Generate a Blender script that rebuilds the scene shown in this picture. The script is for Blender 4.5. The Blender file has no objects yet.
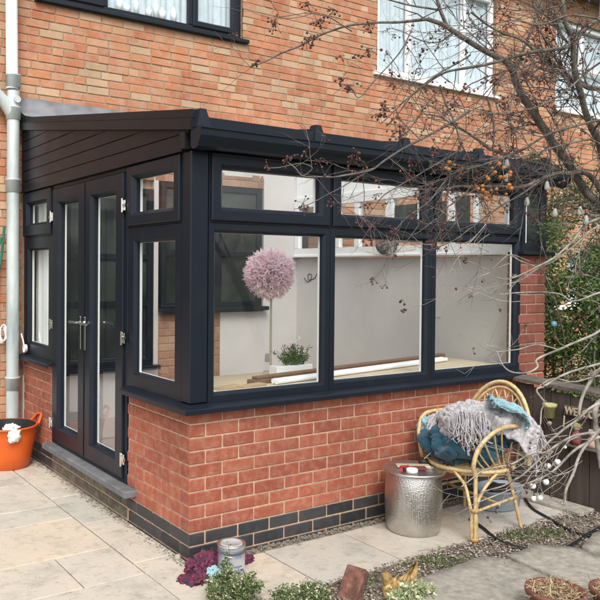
import bpy, bmesh, math, random
from math import sin, cos, pi, radians, sqrt
from mathutils import Vector, Matrix, noise
random.seed(11)
S = bpy.context.scene
COL = S.collection
V3 = Vector

# ------------------------------------------------------------------ camera
CP = V3((-2.0718, -3.5639, 1.6438)); FPX = 742.05; PPX, PPY = 221.17, 281.39
yaw, pit, rol = radians(-32.5285), radians(-.9668), radians(.4394)
CF = V3((-sin(yaw)*cos(pit), cos(yaw)*cos(pit), sin(pit)))
r0 = V3((cos(yaw), sin(yaw), 0)); u0 = r0.cross(CF)
CR = r0*cos(rol)+u0*sin(rol); CU = -r0*sin(rol)+u0*cos(rol)
cam = bpy.data.cameras.new('camera'); co = bpy.data.objects.new('camera', cam); COL.objects.link(co)
co.matrix_world = Matrix(((CR.x, CU.x, -CF.x, CP.x), (CR.y, CU.y, -CF.y, CP.y), (CR.z, CU.z, -CF.z, CP.z), (0, 0, 0, 1)))
cam.sensor_width = 36; cam.sensor_fit = 'HORIZONTAL'; cam.lens = FPX/600*36
cam.shift_x = (300-PPX)/600; cam.shift_y = (PPY-300)/600
cam.clip_start = .05; cam.clip_end = 500
S.camera = co
def at(px, py, d):
    return CP + (CF + CR*((px-PPX)/FPX) - CU*((py-PPY)/FPX))*d
def onp(px, py, ax, v):
    D = CF + CR*((px-PPX)/FPX) - CU*((py-PPY)/FPX)
    return CP + D*((v-CP[ax])/D[ax])

# ------------------------------------------------------------------ materials
def mat(name): 
    m = bpy.data.materials.new(name); m.use_nodes = True
    nt = m.node_tree; nt.nodes.clear()
    o = nt.nodes.new('ShaderNodeOutputMaterial'); b = nt.nodes.new('ShaderNodeBsdfPrincipled')
    nt.links.new(b.outputs[0], o.inputs[0])
    return m, nt, b, o
def N(nt, t, **k):
    n = nt.nodes.new(t)
    for a, v in k.items():
        if a in n.inputs.keys() if isinstance(a, str) else False: n.inputs[a].default_value = v
        else: setattr(n, a, v)
    return n
def noi(nt, scale, detail=4, rough=.55, coord='Object', stretch=None):
    tc = nt.nodes.new('ShaderNodeTexCoord'); n = nt.nodes.new('ShaderNodeTexNoise')
    n.inputs['Scale'].default_value = scale; n.inputs['Detail'].default_value = detail; n.inputs['Roughness'].default_value = rough
    if stretch:
        mp = nt.nodes.new('ShaderNodeMapping'); mp.inputs['Scale'].default_value = stretch
        nt.links.new(tc.outputs[coord], mp.inputs[0]); nt.links.new(mp.outputs[0], n.inputs['Vector'])
    else: nt.links.new(tc.outputs[coord], n.inputs['Vector'])
    return n
def ramp(nt, src, stops, interp='LINEAR'):
    r = nt.nodes.new('ShaderNodeValToRGB'); r.color_ramp.interpolation = interp
    e = r.color_ramp.elements
    while len(e) < len(stops): e.new(.5)
    for i, (p, c) in enumerate(stops):
        e[i].position = p; e[i].color = (c[0], c[1], c[2], 1)
    nt.links.new(src, r.inputs[0]); return r
def mixc(nt, a, b, f, mode='MIX'):
    m = nt.nodes.new('ShaderNodeMix'); m.data_type = 'RGBA'; m.blend_type = mode
    for i, s in ((6, a), (7, b), (0, f)):
        if hasattr(s, 'is_output'): nt.links.new(s, m.inputs[i])
        elif i == 0: m.inputs[0].default_value = s
        else: m.inputs[i].default_value = (s[0], s[1], s[2], 1)
    return m.outputs[2]
def bump(nt, b, src, strength=.3, dist=.002):
    bp = nt.nodes.new('ShaderNodeBump'); bp.inputs['Strength'].default_value = strength; bp.inputs['Distance'].default_value = dist
    nt.links.new(src, bp.inputs['Height']); nt.links.new(bp.outputs[0], b.inputs['Normal']); return bp
def simple(name, c, rough=.5, metal=0, var=.15, scale=8, bs=.15, bd=.001, c2=None, spec=None, stretch=None, bscale=None):
    m, nt, b, o = mat(name)
    n = noi(nt, scale, 5, .6, stretch=stretch)
    lo = tuple(x*(1-var) for x in c); hi = c2 if c2 else tuple(min(1, x*(1+var)) for x in c)
    r = ramp(nt, n.outputs[0], [(.3, lo), (.7, hi)])
    nt.links.new(r.outputs[0], b.inputs['Base Color'])
    b.inputs['Roughness'].default_value = rough; b.inputs['Metallic'].default_value = metal
    if spec is not None: b.inputs['Specular IOR Level'].default_value = spec
    if bs:
        n2 = noi(nt, bscale or scale*6, 4, .6, stretch=stretch); bump(nt, b, n2.outputs[0], bs, bd)
    return m
def island(nt):
    return nt.nodes.new('ShaderNodeNewGeometry').outputs['Random Per Island']
def brickmat(name, stops, dirt=(.35, .3, .25), dirtf=.35, rough=.85, bs=.5, sc=18):
    m, nt, b, o = mat(name)
    r = ramp(nt, island(nt), stops)
    n = noi(nt, sc, 6, .65)
    f = ramp(nt, n.outputs[0], [(.45, (0, 0, 0)), (.75, (dirtf,)*3)])
    c = mixc(nt, r.outputs[0], dirt, f.outputs[0])
    n2 = noi(nt, 2.2, 3, .5); f2 = ramp(nt, n2.outputs[0], [(.3, (.82,)*3), (.7, (1.1,)*3)])
    c = mixc(nt, c, f2.outputs[0], 1.0, 'MULTIPLY')
    n4 = noi(nt, 60, 6, .75); f4 = ramp(nt, n4.outputs[0], [(.30, (.55, .52, .5)), (.44, (1, 1, 1)), (.62, (1, 1, 1)), (.75, (1.22, 1.2, 1.16))])
    c = mixc(nt, c, f4.outputs[0], .6, 'MULTIPLY')
    n5 = noi(nt, 5, 5, .7, stretch=(1, 1, .6)); f5 = ramp(nt, n5.outputs[0], [(.33, (.78, .76, .74)), (.5, (1, 1, 1))])
    c = mixc(nt, c, f5.outputs[0], .5, 'MULTIPLY')
    nt.links.new(c, b.inputs['Base Color']); b.inputs['Roughness'].default_value = rough
    n3 = noi(nt, 70, 7, .75); bump(nt, b, n3.outputs[0], bs*1.4, .005)
    return m
M = {}
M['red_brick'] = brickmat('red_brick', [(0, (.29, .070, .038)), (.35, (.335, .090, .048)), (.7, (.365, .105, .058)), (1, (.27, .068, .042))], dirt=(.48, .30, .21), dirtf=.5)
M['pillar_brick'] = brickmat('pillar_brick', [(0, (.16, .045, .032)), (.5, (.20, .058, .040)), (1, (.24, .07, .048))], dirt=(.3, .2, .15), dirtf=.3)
M['blue_brick'] = brickmat('blue_brick', [(0, (.02, .023, .028)), (.5, (.03, .033, .038)), (1, (.045, .046, .05))], dirt=(.12, .1, .08), dirtf=.3, rough=.5)
M['grey_brick'] = brickmat('weathered_brick', [(0, (.09, .08, .06)), (.5, (.13, .115, .09)), (1, (.18, .16, .12))], dirt=(.3, .27, .22), dirtf=.8)
M['house_brick'] = brickmat('house_brick', [(0, (.40, .14, .068)), (.25, (.47, .18, .085)), (.5, (.50, .215, .11)), (.68, (.45, .21, .115)), (.82, (.51, .28, .16)), (.94, (.53, .36, .23)), (1, (.42, .27, .16))], dirt=(.45, .36, .27), dirtf=.7, sc=9)
M['dark_house_brick'] = brickmat('inner_brick', [(0, (.26, .13, .08)), (.5, (.33, .17, .11)), (1, (.38, .24, .16))], dirt=(.4, .3, .24), dirtf=.4)
M['mortar'] = simple('mortar', (.50, .34, .24), .95, var=.2, scale=25, bs=.6, bd=.003)
M['old_mortar'] = simple('old_mortar', (.31, .22, .145), .95, var=.25, scale=15, bs=.6, bd=.003)
def frame_mat(name, c):
    m, nt, b, o = mat(name)
    b.inputs['Base Color'].default_value = (*c, 1)
    n = noi(nt, 3, 4, .6); r = ramp(nt, n.outputs[0], [(.3, (.30,)*3), (.75, (.44,)*3)])
    nt.links.new(r.outputs[0], b.inputs['Roughness'])
    d = noi(nt, 6, 6, .7); f = ramp(nt, d.outputs[0], [(.55, (0,)*3), (.9, (.10,)*3)])
    c2 = mixc(nt, c, (.09, .085, .08), f.outputs[0]); nt.links.new(c2, b.inputs['Base Color'])
    b.inputs['Specular IOR Level'].default_value = .3
    n2 = noi(nt, 900, 2, .5); bump(nt, b, n2.outputs[0], .12, .0004)
    return m
M['anthracite'] = frame_mat('anthracite_upvc', (.0085, .0125, .020))
M['clad'] = frame_mat('dark_cladding', (.0095, .0105, .0145))
M['white_upvc'] = simple('white_upvc', (.78, .79, .79), .3, var=.04, scale=3, bs=0)
M['chrome'] = simple('chrome', (.75, .75, .74), .16, 1, var=.05, bs=0)
M['dull_metal'] = simple('dull_metal', (.62, .61, .60), .34, 1, var=.15, scale=20, bs=.2)
M['rubber'] = simple('black_rubber', (.015, .015, .016), .5, bs=0)
def glass_mat(name, tint=(.93, .96, .95), ior=1.5, haze=0.0):
    m = bpy.data.materials.new(name); m.use_nodes = True; nt = m.node_tree; nt.nodes.clear()
    o = nt.nodes.new('ShaderNodeOutputMaterial'); t = nt.nodes.new('ShaderNodeBsdfTransparent'); t.inputs[0].default_value = (*tint, 1)
    g = nt.nodes.new('ShaderNodeBsdfGlossy'); g.inputs['Roughness'].default_value = .01; g.inputs[0].default_value = (1, 1, 1, 1)
    ge = nt.nodes.new('ShaderNodeNewGeometry'); dt = nt.nodes.new('ShaderNodeVectorMath'); dt.operation = 'DOT_PRODUCT'
    nt.links.new(ge.outputs['Normal'], dt.inputs[0]); nt.links.new(ge.outputs['Incoming'], dt.inputs[1])
    def mth(op, a, bb):
        q = nt.nodes.new('ShaderNodeMath'); q.operation = op
        for i_, v_ in enumerate((a, bb)):
            if v_ is None: continue
            if hasattr(v_, 'is_output'): nt.links.new(v_, q.inputs[i_])
            else: q.inputs[i_].default_value = v_
        return q.outputs[0]
    ab = mth('ABSOLUTE', dt.outputs['Value'], None); fr5 = mth('POWER', mth('SUBTRACT', 1.0, ab), 5.0); fres = mth('ADD', mth('MULTIPLY', fr5, .92), .075)
    mx = nt.nodes.new('ShaderNodeMixShader')
    nt.links.new(fres, mx.inputs[0]); nt.links.new(t.outputs[0], mx.inputs[1]); nt.links.new(g.outputs[0], mx.inputs[2])
    last = mx
    if haze:
        d = nt.nodes.new('ShaderNodeBsdfDiffuse'); d.inputs[0].default_value = (.6, .6, .6, 1)
        m2 = nt.nodes.new('ShaderNodeMixShader'); m2.inputs[0].default_value = haze
        nt.links.new(mx.outputs[0], m2.inputs[1]); nt.links.new(d.outputs[0], m2.inputs[2]); last = m2
    nt.links.new(last.outputs[0], o.inputs[0]); return m
M['glass'] = glass_mat('window_glass')
M['bulb_glass2'] = glass_mat('clear_bulb', (.95, .96, .96), 1.5, .5)
M['bulb_glass'] = glass_mat('bulb_glass', (.9, .92, .92), 1.5, .25)
def frosted():
    m = bpy.data.materials.new('roof_sheet'); m.use_nodes = True; nt = m.node_tree; nt.nodes.clear()
    o = nt.nodes.new('ShaderNodeOutputMaterial'); t = nt.nodes.new('ShaderNodeBsdfTranslucent'); t.inputs[0].default_value = (.92, .93, .93, 1)
    tr = nt.nodes.new('ShaderNodeBsdfTransparent'); tr.inputs[0].default_value = (1, 1, 1, 1)
    mx = nt.nodes.new('ShaderNodeMixShader'); mx.inputs[0].default_value = .85
    nt.links.new(t.outputs[0], mx.inputs[1]); nt.links.new(tr.outputs[0], mx.inputs[2]); nt.links.new(mx.outputs[0], o.inputs[0]); return m
M['roof_sheet'] = frosted()
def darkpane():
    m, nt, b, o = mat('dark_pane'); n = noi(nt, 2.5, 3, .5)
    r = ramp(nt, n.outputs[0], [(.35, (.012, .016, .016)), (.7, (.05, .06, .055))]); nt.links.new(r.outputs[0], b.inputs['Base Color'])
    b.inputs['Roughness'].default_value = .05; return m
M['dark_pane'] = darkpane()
M['plaster'] = simple('grey_plaster', (.54, .515, .50), .9, var=.07, scale=2.2, bs=.3, bd=.002, bscale=30)
M['white_paint'] = simple('white_paint', (.75, .75, .74), .7, var=.05, scale=3)
M['curtain'] = simple('net_curtain', (.56, .63, .69), .9, var=.1, scale=12, bs=.2)
M['lead'] = simple('lead_sheet', (.20, .205, .22), .6, .2, var=.3, scale=6, bs=.5, bd=.006, bscale=9)
M['galv'] = simple('weathered_pipe', (.38, .45, .45), .55, .2, var=.25, scale=5, c2=(.66, .72, .71), stretch=(1, 1, .25), bs=.1)
M['white_pipe'] = simple('white_pipe', (.84, .85, .87), .4, var=.06, scale=4, bs=0)
M['concrete'] = simple('concrete', (.13, .135, .14), .85, var=.35, scale=7, bs=.5, bd=.002)
# paving
def pave():
    m, nt, b, o = mat('sandstone_paving')
    r = ramp(nt, island(nt), [(0, (.44, .41, .36)), (.3, (.51, .46, .385)), (.6, (.44, .42, .37)), (.8, (.53, .46, .37)), (1, (.46, .44, .40))])
    n = noi(nt, 3.5, 7, .62); f = ramp(nt, n.outputs[0], [(.33, (.80, .81, .79)), (.5, (1, 1, 1)), (.7, (1.08, 1.03, .96))])
    c = mixc(nt, r.outputs[0], f.outputs[0], 1.0, 'MULTIPLY')
    n2 = noi(nt, 45, 5, .7); f2 = ramp(nt, n2.outputs[0], [(.30, (.55, .52, .47)), (.42, (1, 1, 1)), (.62, (1, 1, 1)), (.74, (1.15, 1.14, 1.12))])
    c = mixc(nt, c, f2.outputs[0], .8, 'MULTIPLY')
    n6 = noi(nt, 11, 6, .7); f6 = ramp(nt, n6.outputs[0], [(.36, (.80, .78, .74)), (.47, (1, 1, 1))])
    c = mixc(nt, c, f6.outputs[0], .9, 'MULTIPLY')
    nt.links.new(c, b.inputs['Base Color']); b.inputs['Roughness'].default_value = .8
    n3 = noi(nt, 16, 8, .7); bump(nt, b, n3.outputs[0], .6, .008); return m
M['pave'] = pave()
M['joint'] = simple('paving_joint', (.22, .19, .15), .95, var=.4, scale=20, bs=.6, bd=.004)
M['soil'] = simple('soil', (.10, .08, .06), .95, var=.5, scale=14, c2=(.26, .22, .18), bs=.9, bd=.012, bscale=50)
M['grass'] = simple('lawn', (.06, .09, .03), .9, var=.4, scale=3, bs=.8, bd=.02)
M['stone_slab'] = simple('stone_slab', (.27, .255, .215), .9, var=.22, scale=22, c2=(.40, .37, .31), bs=.7, bd=.004, bscale=60)
def isl(name, stops, rough=.8, **k):
    m, nt, b, o = mat(name); r = ramp(nt, island(nt), stops); nt.links.new(r.outputs[0], b.inputs['Base Color']); b.inputs['Roughness'].default_value = rough
    if k.get('trans'):
        t = nt.nodes.new('ShaderNodeBsdfTranslucent'); nt.links.new(r.outputs[0], t.inputs[0]); mx = nt.nodes.new('ShaderNodeMixShader'); mx.inputs[0].default_value = k['trans']
        nt.links.new(b.outputs[0], mx.inputs[1]); nt.links.new(t.outputs[0], mx.inputs[2]); nt.links.new(mx.outputs[0], o.inputs[0])
    return m
M['gravel'] = isl('debris', [(0, (.09, .065, .045)), (.25, (.18, .14, .10)), (.55, (.28, .23, .18)), (.84, (.36, .31, .26)), (.95, (.50, .45, .39)), (1, (.62, .58, .52))])
M['leaf'] = isl('evergreen_leaf', [(0, (.03, .07, .018)), (.4, (.07, .13, .03)), (.75, (.13, .20, .05)), (1, (.26, .32, .11))], .4, trans=.25)
M['leaf2'] = isl('shrub_leaf', [(0, (.05, .09, .03)), (.4, (.10, .15, .05)), (.7, (.20, .25, .10)), (.85, (.42, .43, .24)), (1, (.6, .58, .42))], .45, trans=.2)
M['leaf3'] = isl('variegated_leaf', [(0, (.16, .25, .09)), (.4, (.35, .42, .2)), (.7, (.62, .62, .42)), (1, (.72, .7, .55))], .45, trans=.2)
M['bark'] = simple('bark', (.055, .044, .038), .85, var=.35, scale=30, c2=(.22, .19, .165), bs=.9, bd=.006)
M['toplit_bark'] = simple('toplit_bark', (.15, .13, .11), .8, var=.4, scale=22, c2=(.42, .38, .33), bs=.5, bd=.003)  # lit copy of bark: top light on the lower branches put into the colour
M['twig'] = simple('twig_bark', (.055, .040, .035), .8, var=.4, scale=14, c2=(.20, .165, .145), bs=0)
M['berry'] = isl('dried_berry', [(0, (.03, .012, .010)), (.5, (.075, .028, .024)), (1, (.17, .07, .05))], .6)
M['fruit'] = isl('orange_fruit', [(0, (.26, .08, .03)), (.5, (.46, .16, .04)), (1, (.56, .26, .08))], .4)
M['orange_plastic'] = simple('orange_plastic', (.60, .10, .012), .45, var=.08, scale=5, bs=.05)
M['cloth_white'] = simple('white_cloth', (.78, .76, .72), .9, bs=.4, bd=.002, bscale=40)
def hammered():
    m, nt, b, o = mat('hammered_aluminium'); b.inputs['Metallic'].default_value = 1; 
    n = noi(nt, 12, 4); r = ramp(nt, n.outputs[0], [(.3, (.50, .49, .47)), (.7, (.66, .65, .63))]); nt.links.new(r.outputs[0], b.inputs['Base Color'])
    b.inputs['Roughness'].default_value = .3
    tc = nt.nodes.new('ShaderNodeTexCoord'); v = nt.nodes.new('ShaderNodeTexVoronoi'); v.inputs['Scale'].default_value = 112; v.inputs['Randomness'].default_value = .35; v.feature = 'SMOOTH_F1'
    nt.links.new(tc.outputs['Object'], v.inputs['Vector']); bump(nt, b, v.outputs['Distance'], .75, .004); return m
M['hammered'] = hammered()
def cane():
    m, nt, b, o = mat('cane'); tc = nt.nodes.new('ShaderNodeTexCoord')
    n = noi(nt, 28, 4, .6); r = ramp(nt, n.outputs[0], [(.28, (.34, .21, .08)), (.5, (.56, .41, .20)), (.75, (.68, .55, .33))])
    nt.links.new(r.outputs[0], b.inputs['Base Color']); b.inputs['Roughness'].default_value = .4
    n2 = noi(nt, 120, 3); bump(nt, b, n2.outputs[0], .2, .001); return m
M['cane'] = cane()
M['binding'] = simple('cane_binding', (.42, .26, .10), .5, bs=.3)
def fabric(name, c, var=.3, sc=30, wave=True):
    m, nt, b, o = mat(name); n = noi(nt, sc, 6, .7)
    r = ramp(nt, n.outputs[0], [(.3, tuple(x*(1-var) for x in c)), (.7, tuple(min(1, x*(1+var)) for x in c))])
    nt.links.new(r.outputs[0], b.inputs['Base Color']); b.inputs['Roughness'].default_value = .95
    b.inputs['Sheen Weight'].default_value = .25
    n2 = noi(nt, 160, 4, .7); bump(nt, b, n2.outputs[0], .8, .006); return m
M['teal'] = fabric('teal_fleece', (.009, .062, .102), .35, 14)
M['throw'] = fabric('grey_knit', (.46, .44, .45), .5, 55)
M['towel'] = fabric('pale_blue_towel', (.27, .47, .53), .2, 20)
M['pink'] = isl('pink_feather', [(0, (1, .78, .86)), (.5, (1, .88, .925)), (1, (1, .95, .975))], .8, trans=.6)
def tex2(name, stops, sc, rough=.9):
    m, nt, b, o = mat(name); n = noi(nt, sc, 3, .5); r = ramp(nt, n.outputs[0], stops, 'CONSTANT'); nt.links.new(r.outputs[0], b.inputs['Base Color']); b.inputs['Roughness'].default_value = rough
    n2 = noi(nt, 150, 4); bump(nt, b, n2.outputs[0], .5, .003); return m
M['maroon'] = tex2('maroon_pattern', [(0, (.03, .03, .06)), (.42, (.10, .012, .03)), (.52, (.22, .03, .075)), (.58, (.03, .03, .055)), (.64, (.09, .012, .03))], 38)
M['tin'] = simple('tin_label', (.55, .57, .60), .35, .5, var=.12, scale=9, bs=0)
M['tin_band'] = simple('tin_band', (.10, .11, .15), .4, .2, bs=0)
M['tin_text'] = simple('tin_text', (.12, .18, .33), .5, bs=0)
M['pink_paint'] = simple('grey_paint', (.36, .37, .35), .4, bs=0)
M['terracotta'] = simple('terracotta', (.17, .065, .048), .7, var=.3, scale=10, bs=.3)
M['dried'] = isl('dried_stem', [(0, (.22, .14, .07)), (.5, (.40, .29, .16)), (1, (.58, .47, .30))], .9)
M['old_brick'] = simple('old_brick', (.07, .035, .025), .95, var=.5, scale=22, c2=(.22, .10, .07), bs=1, bd=.008, bscale=45)
M['gold'] = simple('golden_husk', (.26, .14, .04), .6, var=.4, scale=38, c2=(.58, .40, .16), bs=.5, bd=.003, bscale=60)
M['fence'] = simple('dark_fence', (.045, .033, .027), .8, var=.4, scale=7, c2=(.085, .065, .055), stretch=(1, 1, .15), bs=.6, bd=.003, bscale=25)
M['fence_cap'] = simple('worn_cap', (.10, .085, .07), .85, var=.4, scale=9, bs=.5, bd=.002)
M['yellow'] = simple('yellow_pot', (.42, .39, .17), .5, var=.15, bs=.1)
M['sign'] = simple('sign_board', (.10, .06, .04), .7, bs=.3)
M['sign_letters'] = simple('sign_letters', (.42, .36, .27), .6, bs=.2)
M['globe'] = simple('globe', (.80, .80, .78), .35, bs=0)
M['cable'] = simple('black_cable', (.02, .02, .02), .5, bs=0)
M['green_cable'] = simple('green_cable', (.02, .14, .09), .5, bs=0)
M['grey_tub'] = simple('grey_tub', (.26, .31, .36), .5, var=.1, bs=.1)
M['wood'] = simple('brown_timber', (.20, .11, .07), .6, var=.3, scale=6, stretch=(.2, 1, 1), bs=.2)
M['pale_wood'] = simple('pale_timber', (.52, .42, .30), .6, var=.15, scale=5, stretch=(.2, 1, 1), bs=.2)
M['card'] = simple('cardboard', (.42, .29, .17), .8, var=.15, bs=.1)
M['floor'] = simple('floor', (.42, .34, .31), .6, var=.12, scale=3, bs=.1)
M['black'] = simple('black_plastic', (.02, .02, .022), .4, bs=0)
M['redplastic'] = simple('red_plastic', (.35, .03, .04), .4, bs=0)
M['darkred'] = simple('dark_red_cloth', (.13, .03, .04), .8, bs=.4)
M['figure_pink'] = simple('painted_clay', (.36, .24, .20), .6, var=.3, scale=30, bs=.3)
M['figure_red'] = simple('red_paint', (.20, .045, .04), .6, bs=.3)
M['roof_tile'] = simple('roof_tile', (.09, .045, .05), .8, var=.3, bs=.5)
M['soffit'] = simple('soffit', (.14, .09, .11), .7, bs=.2)
M['straw'] = simple('light_stem', (.40, .38, .30), .7, bs=.1)
M['blue_ball'] = simple('blue_glass_ball', (.16, .35, .46), .2, bs=0)

# ------------------------------------------------------------------ mesh builder
class MB:
    def __init__(s): s.v = []; s.f = []; s.m = []; s.sm = []
    def add(s, vs, fs, mi=0, smooth=False):
        o = len(s.v); s.v += [tuple(v) for v in vs]
        for f in fs: s.f.append(tuple(i+o for i in f)); s.m.append(mi); s.sm.append(smooth)
    def box(s, a, b, mi=0, ch=0):
        x0, y0, z0 = (min(a[i], b[i]) for i in range(3)); x1, y1, z1 = (max(a[i], b[i]) for i in range(3))
        if not ch:
            vs = [(x0,y0,z0),(x1,y0,z0),(x1,y1,z0),(x0,y1,z0),(x0,y0,z1),(x1,y0,z1),(x1,y1,z1),(x0,y1,z1)]
            s.add(vs, [(0,3,2,1),(4,5,6,7),(0,1,5,4),(1,2,6,5),(2,3,7,6),(3,0,4,7)], mi); return
        c = min(ch, (x1-x0)*.45, (y1-y0)*.45, (z1-z0)*.45)
        s.cbox(V3(((x0+x1)/2, (y0+y1)/2, (z0+z1)/2)), V3((1,0,0)), V3((0,1,0)), V3((0,0,1)), (x1-x0)/2, (y1-y0)/2, (z1-z0)/2, c, mi)
    def cbox(s, c, X, Y, Z, hx, hy, hz, ch=0, mi=0):
        # chamfered oriented box
        if ch <= 0:
            vs = [c+X*(hx*a)+Y*(hy*b)+Z*(hz*d) for d in (-1,1) for b in (-1,1) for a in (-1,1)]
            s.add(vs, [(0,2,3,1),(4,5,7,6),(0,1,5,4),(1,3,7,5),(3,2,6,7),(2,0,4,6)], mi); return
        vs = []; idx = {}
        for a in (-1,1):
            for b in (-1,1):
                for d in (-1,1):
                    for k in range(3):
                        q = [hx-ch, hy-ch, hz-ch]; q[k] += ch
                        idx[(a,b,d,k)] = len(vs); vs.append(c+X*(q[0]*a)+Y*(q[1]*b)+Z*(q[2]*d))
        fs = []
        for a in (-1,1): fs.append([idx[(a,-1,-1,0)], idx[(a,1,-1,0)], idx[(a,1,1,0)], idx[(a,-1,1,0)]][::a])
        for b in (-1,1): fs.append([idx[(-1,b,-1,1)], idx[(-1,b,1,1)], idx[(1,b,1,1)], idx[(1,b,-1,1)]][::b])
        for d in (-1,1): fs.append([idx[(-1,-1,d,2)], idx[(1,-1,d,2)], idx[(1,1,d,2)], idx[(-1,1,d,2)]][::d])
        for a in (-1,1):
            for b in (-1,1): fs.append([idx[(a,b,-1,0)], idx[(a,b,-1,1)], idx[(a,b,1,1)], idx[(a,b,1,0)]][::a*b])
            for d in (-1,1): fs.append([idx[(a,-1,d,0)], idx[(a,1,d,0)], idx[(a,1,d,2)], idx[(a,-1,d,2)]][::-a*d*-1])
        for b in (-1,1):
            for d in (-1,1): fs.append([idx[(-1,b,d,1)], idx[(1,b,d,1)], idx[(1,b,d,2)], idx[(-1,b,d,2)]][::b*d])
        for a in (-1,1):
            for b in (-1,1):
                for d in (-1,1): fs.append([idx[(a,b,d,k)] for k in range(3)][::a*b*d])
        s.add(vs, fs, mi)
    def tube(s, pts, r, n=6, mi=0, cap=True):
        pts = [V3(p) for p in pts]; rs = r if isinstance(r, (list, tuple)) else [r]*len(pts)
        vs = []; prev = None
        for i, p in enumerate(pts):
            t = (pts[min(i+1, len(pts)-1)]-pts[max(i-1, 0)])
            t = t.normalized() if t.length > 1e-9 else V3((0,0,1))
            if prev is None: a = t.orthogonal().normalized()
            else:
                a = prev - t*prev.dot(t); a = a.normalized() if a.length > 1e-6 else t.orthogonal().normalized()
            prev = a; b = t.cross(a)
            for k in range(n): th = 2*pi*k/n; vs.append(p+(a*cos(th)+b*sin(th))*rs[i])
        fs = [(i*n+k, i*n+(k+1)%n, (i+1)*n+(k+1)%n, (i+1)*n+k) for i in range(len(pts)-1) for k in range(n)]
        s.add(vs, fs, mi, True)
        if cap: s.add(vs[:n], [tuple(range(n))[::-1]], mi); s.add(vs[-n:], [tuple(range(n))], mi)
    def lathe(s, c, prof, n=32, mi=0, ex=1, ey=1):
        c = V3(c); vs = []; 
        for r, z in prof:
            for k in range(n): th = 2*pi*k/n; vs.append(c+V3((r*cos(th)*ex, r*sin(th)*ey, z)))
        fs = [(i*n+k, i*n+(k+1)%n, (i+1)*n+(k+1)%n, (i+1)*n+k) for i in range(len(prof)-1) for k in range(n)]
        s.add(vs, fs, mi, True)
    def blob(s, c, r, mi=0, n=6, sc=(1,1,1)):
        c = V3(c); m = max(3, n//2+1); prof = []
        vs = [c+V3((0,0,-r*sc[2]))]
        for i in range(1, m):
            ph = -pi/2+pi*i/m
            for k in range(n): th = 2*pi*k/n; vs.append(c+V3((r*cos(ph)*cos(th)*sc[0], r*cos(ph)*sin(th)*sc[1], r*sin(ph)*sc[2])))
        vs.append(c+V3((0,0,r*sc[2]))); L = len(vs)-1
        fs = [(0, 1+(k+1)%n, 1+k) for k in range(n)] + [(L, L-n+k, L-n+(k+1)%n) for k in range(n)]
        fs += [(1+i*n+k, 1+i*n+(k+1)%n, 1+(i+1)*n+(k+1)%n, 1+(i+1)*n+k) for i in range(m-2) for k in range(n)]
        s.add(vs, fs, mi, True)
    def prism(s, poly, off, mi=0):
        n = len(poly); poly = [V3(p) for p in poly]; off = V3(off)
        s.add(poly+[p+off for p in poly], [tuple(range(n))[::-1], tuple(range(n, 2*n))]+[(i, (i+1)%n, n+(i+1)%n, n+i) for i in range(n)], mi)
    def ring(s, o, U, Vv, Nn, u0, u1, v0, v1, prof, mi=0):
        # mitred rectangular ring: profile = (inset, height along N)
        o, U, Vv, Nn = V3(o), V3(U), V3(Vv), V3(Nn); vs = []
        for ins, h in prof:
            for a, b in ((u0+ins, v0+ins), (u1-ins, v0+ins), (u1-ins, v1-ins), (u0+ins, v1-ins)): vs.append(o+U*a+Vv*b+Nn*h)
        s.add(vs, [(i*4+k, i*4+(k+1)%4, (i+1)*4+(k+1)%4, (i+1)*4+k) for i in range(len(prof)-1) for k in range(4)], mi)
    def leaf(s, p, d, n, L, W, mi=0, bend=.15):
        d = d.normalized(); b = d.cross(n)
        b = b.normalized() if b.length > 1e-6 else d.orthogonal().normalized(); nn = b.cross(d)
        s.add([p, p+d*L*.5+b*W*.5+nn*L*bend*.3, p+d*L-nn*L*bend, p+d*L*.5-b*W*.5+nn*L*bend*.3], [(0,1,2),(0,2,3)], mi, False)
    def build(s, name, m, parent=None, kind=None, smooth=None):
        me = bpy.data.meshes.new(name); me.from_pydata(s.v, [], s.f)
        for x in (m if isinstance(m, (list, tuple)) else [m]): me.materials.append(M[x])
        me.polygons.foreach_set('material_index', s.m); me.polygons.foreach_set('use_smooth', s.sm if smooth is None else [smooth]*len(s.f))
        me.update(); o = bpy.data.objects.new(name, me); COL.objects.link(o)
        if parent: 
            o.parent = parent
            lo = parent; off = V3((0,0,0))
            while lo: off += lo.location; lo = lo.parent
            if off.length > 0: me.transform(Matrix.Translation(-off))
        if kind: o['kind'] = kind
        return o
def fixn(o):
    bm = bmesh.new(); bm.from_mesh(o.data); bmesh.ops.recalc_face_normals(bm, faces=bm.faces); bm.to_mesh(o.data); bm.free(); return o
def tag(o, label, cat, group=None, kind=None):
    o['label'] = label; o['category'] = cat
    if group: o['group'] = group
    if kind: o['kind'] = kind
    return o
def thing(name, label, cat, loc=(0,0,0), group=None):
    o = bpy.data.objects.new(name, None); COL.objects.link(o); o.location = loc; o.empty_display_size = .1
    return tag(o, label, cat, group)
def rnd(a, b): return random.uniform(a, b)
def rdir():
    while 1:
        v = V3((rnd(-1,1), rnd(-1,1), rnd(-1,1)))
        if .05 < v.length < 1: return v.normalized()
def spline(pts, k=4):
    P = [V3(p) for p in pts]; out = []
    for i in range(len(P)-1):
        a, b, c, d = P[max(i-1,0)], P[i], P[i+1], P[min(i+2, len(P)-1)]
        for j in range(k):
            t = j/k; out.append(.5*((2*b)+(c-a)*t+(2*a-5*b+4*c-d)*t*t+(3*b-a-3*c+d)*t**3))
    out.append(P[-1]); return out

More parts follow.
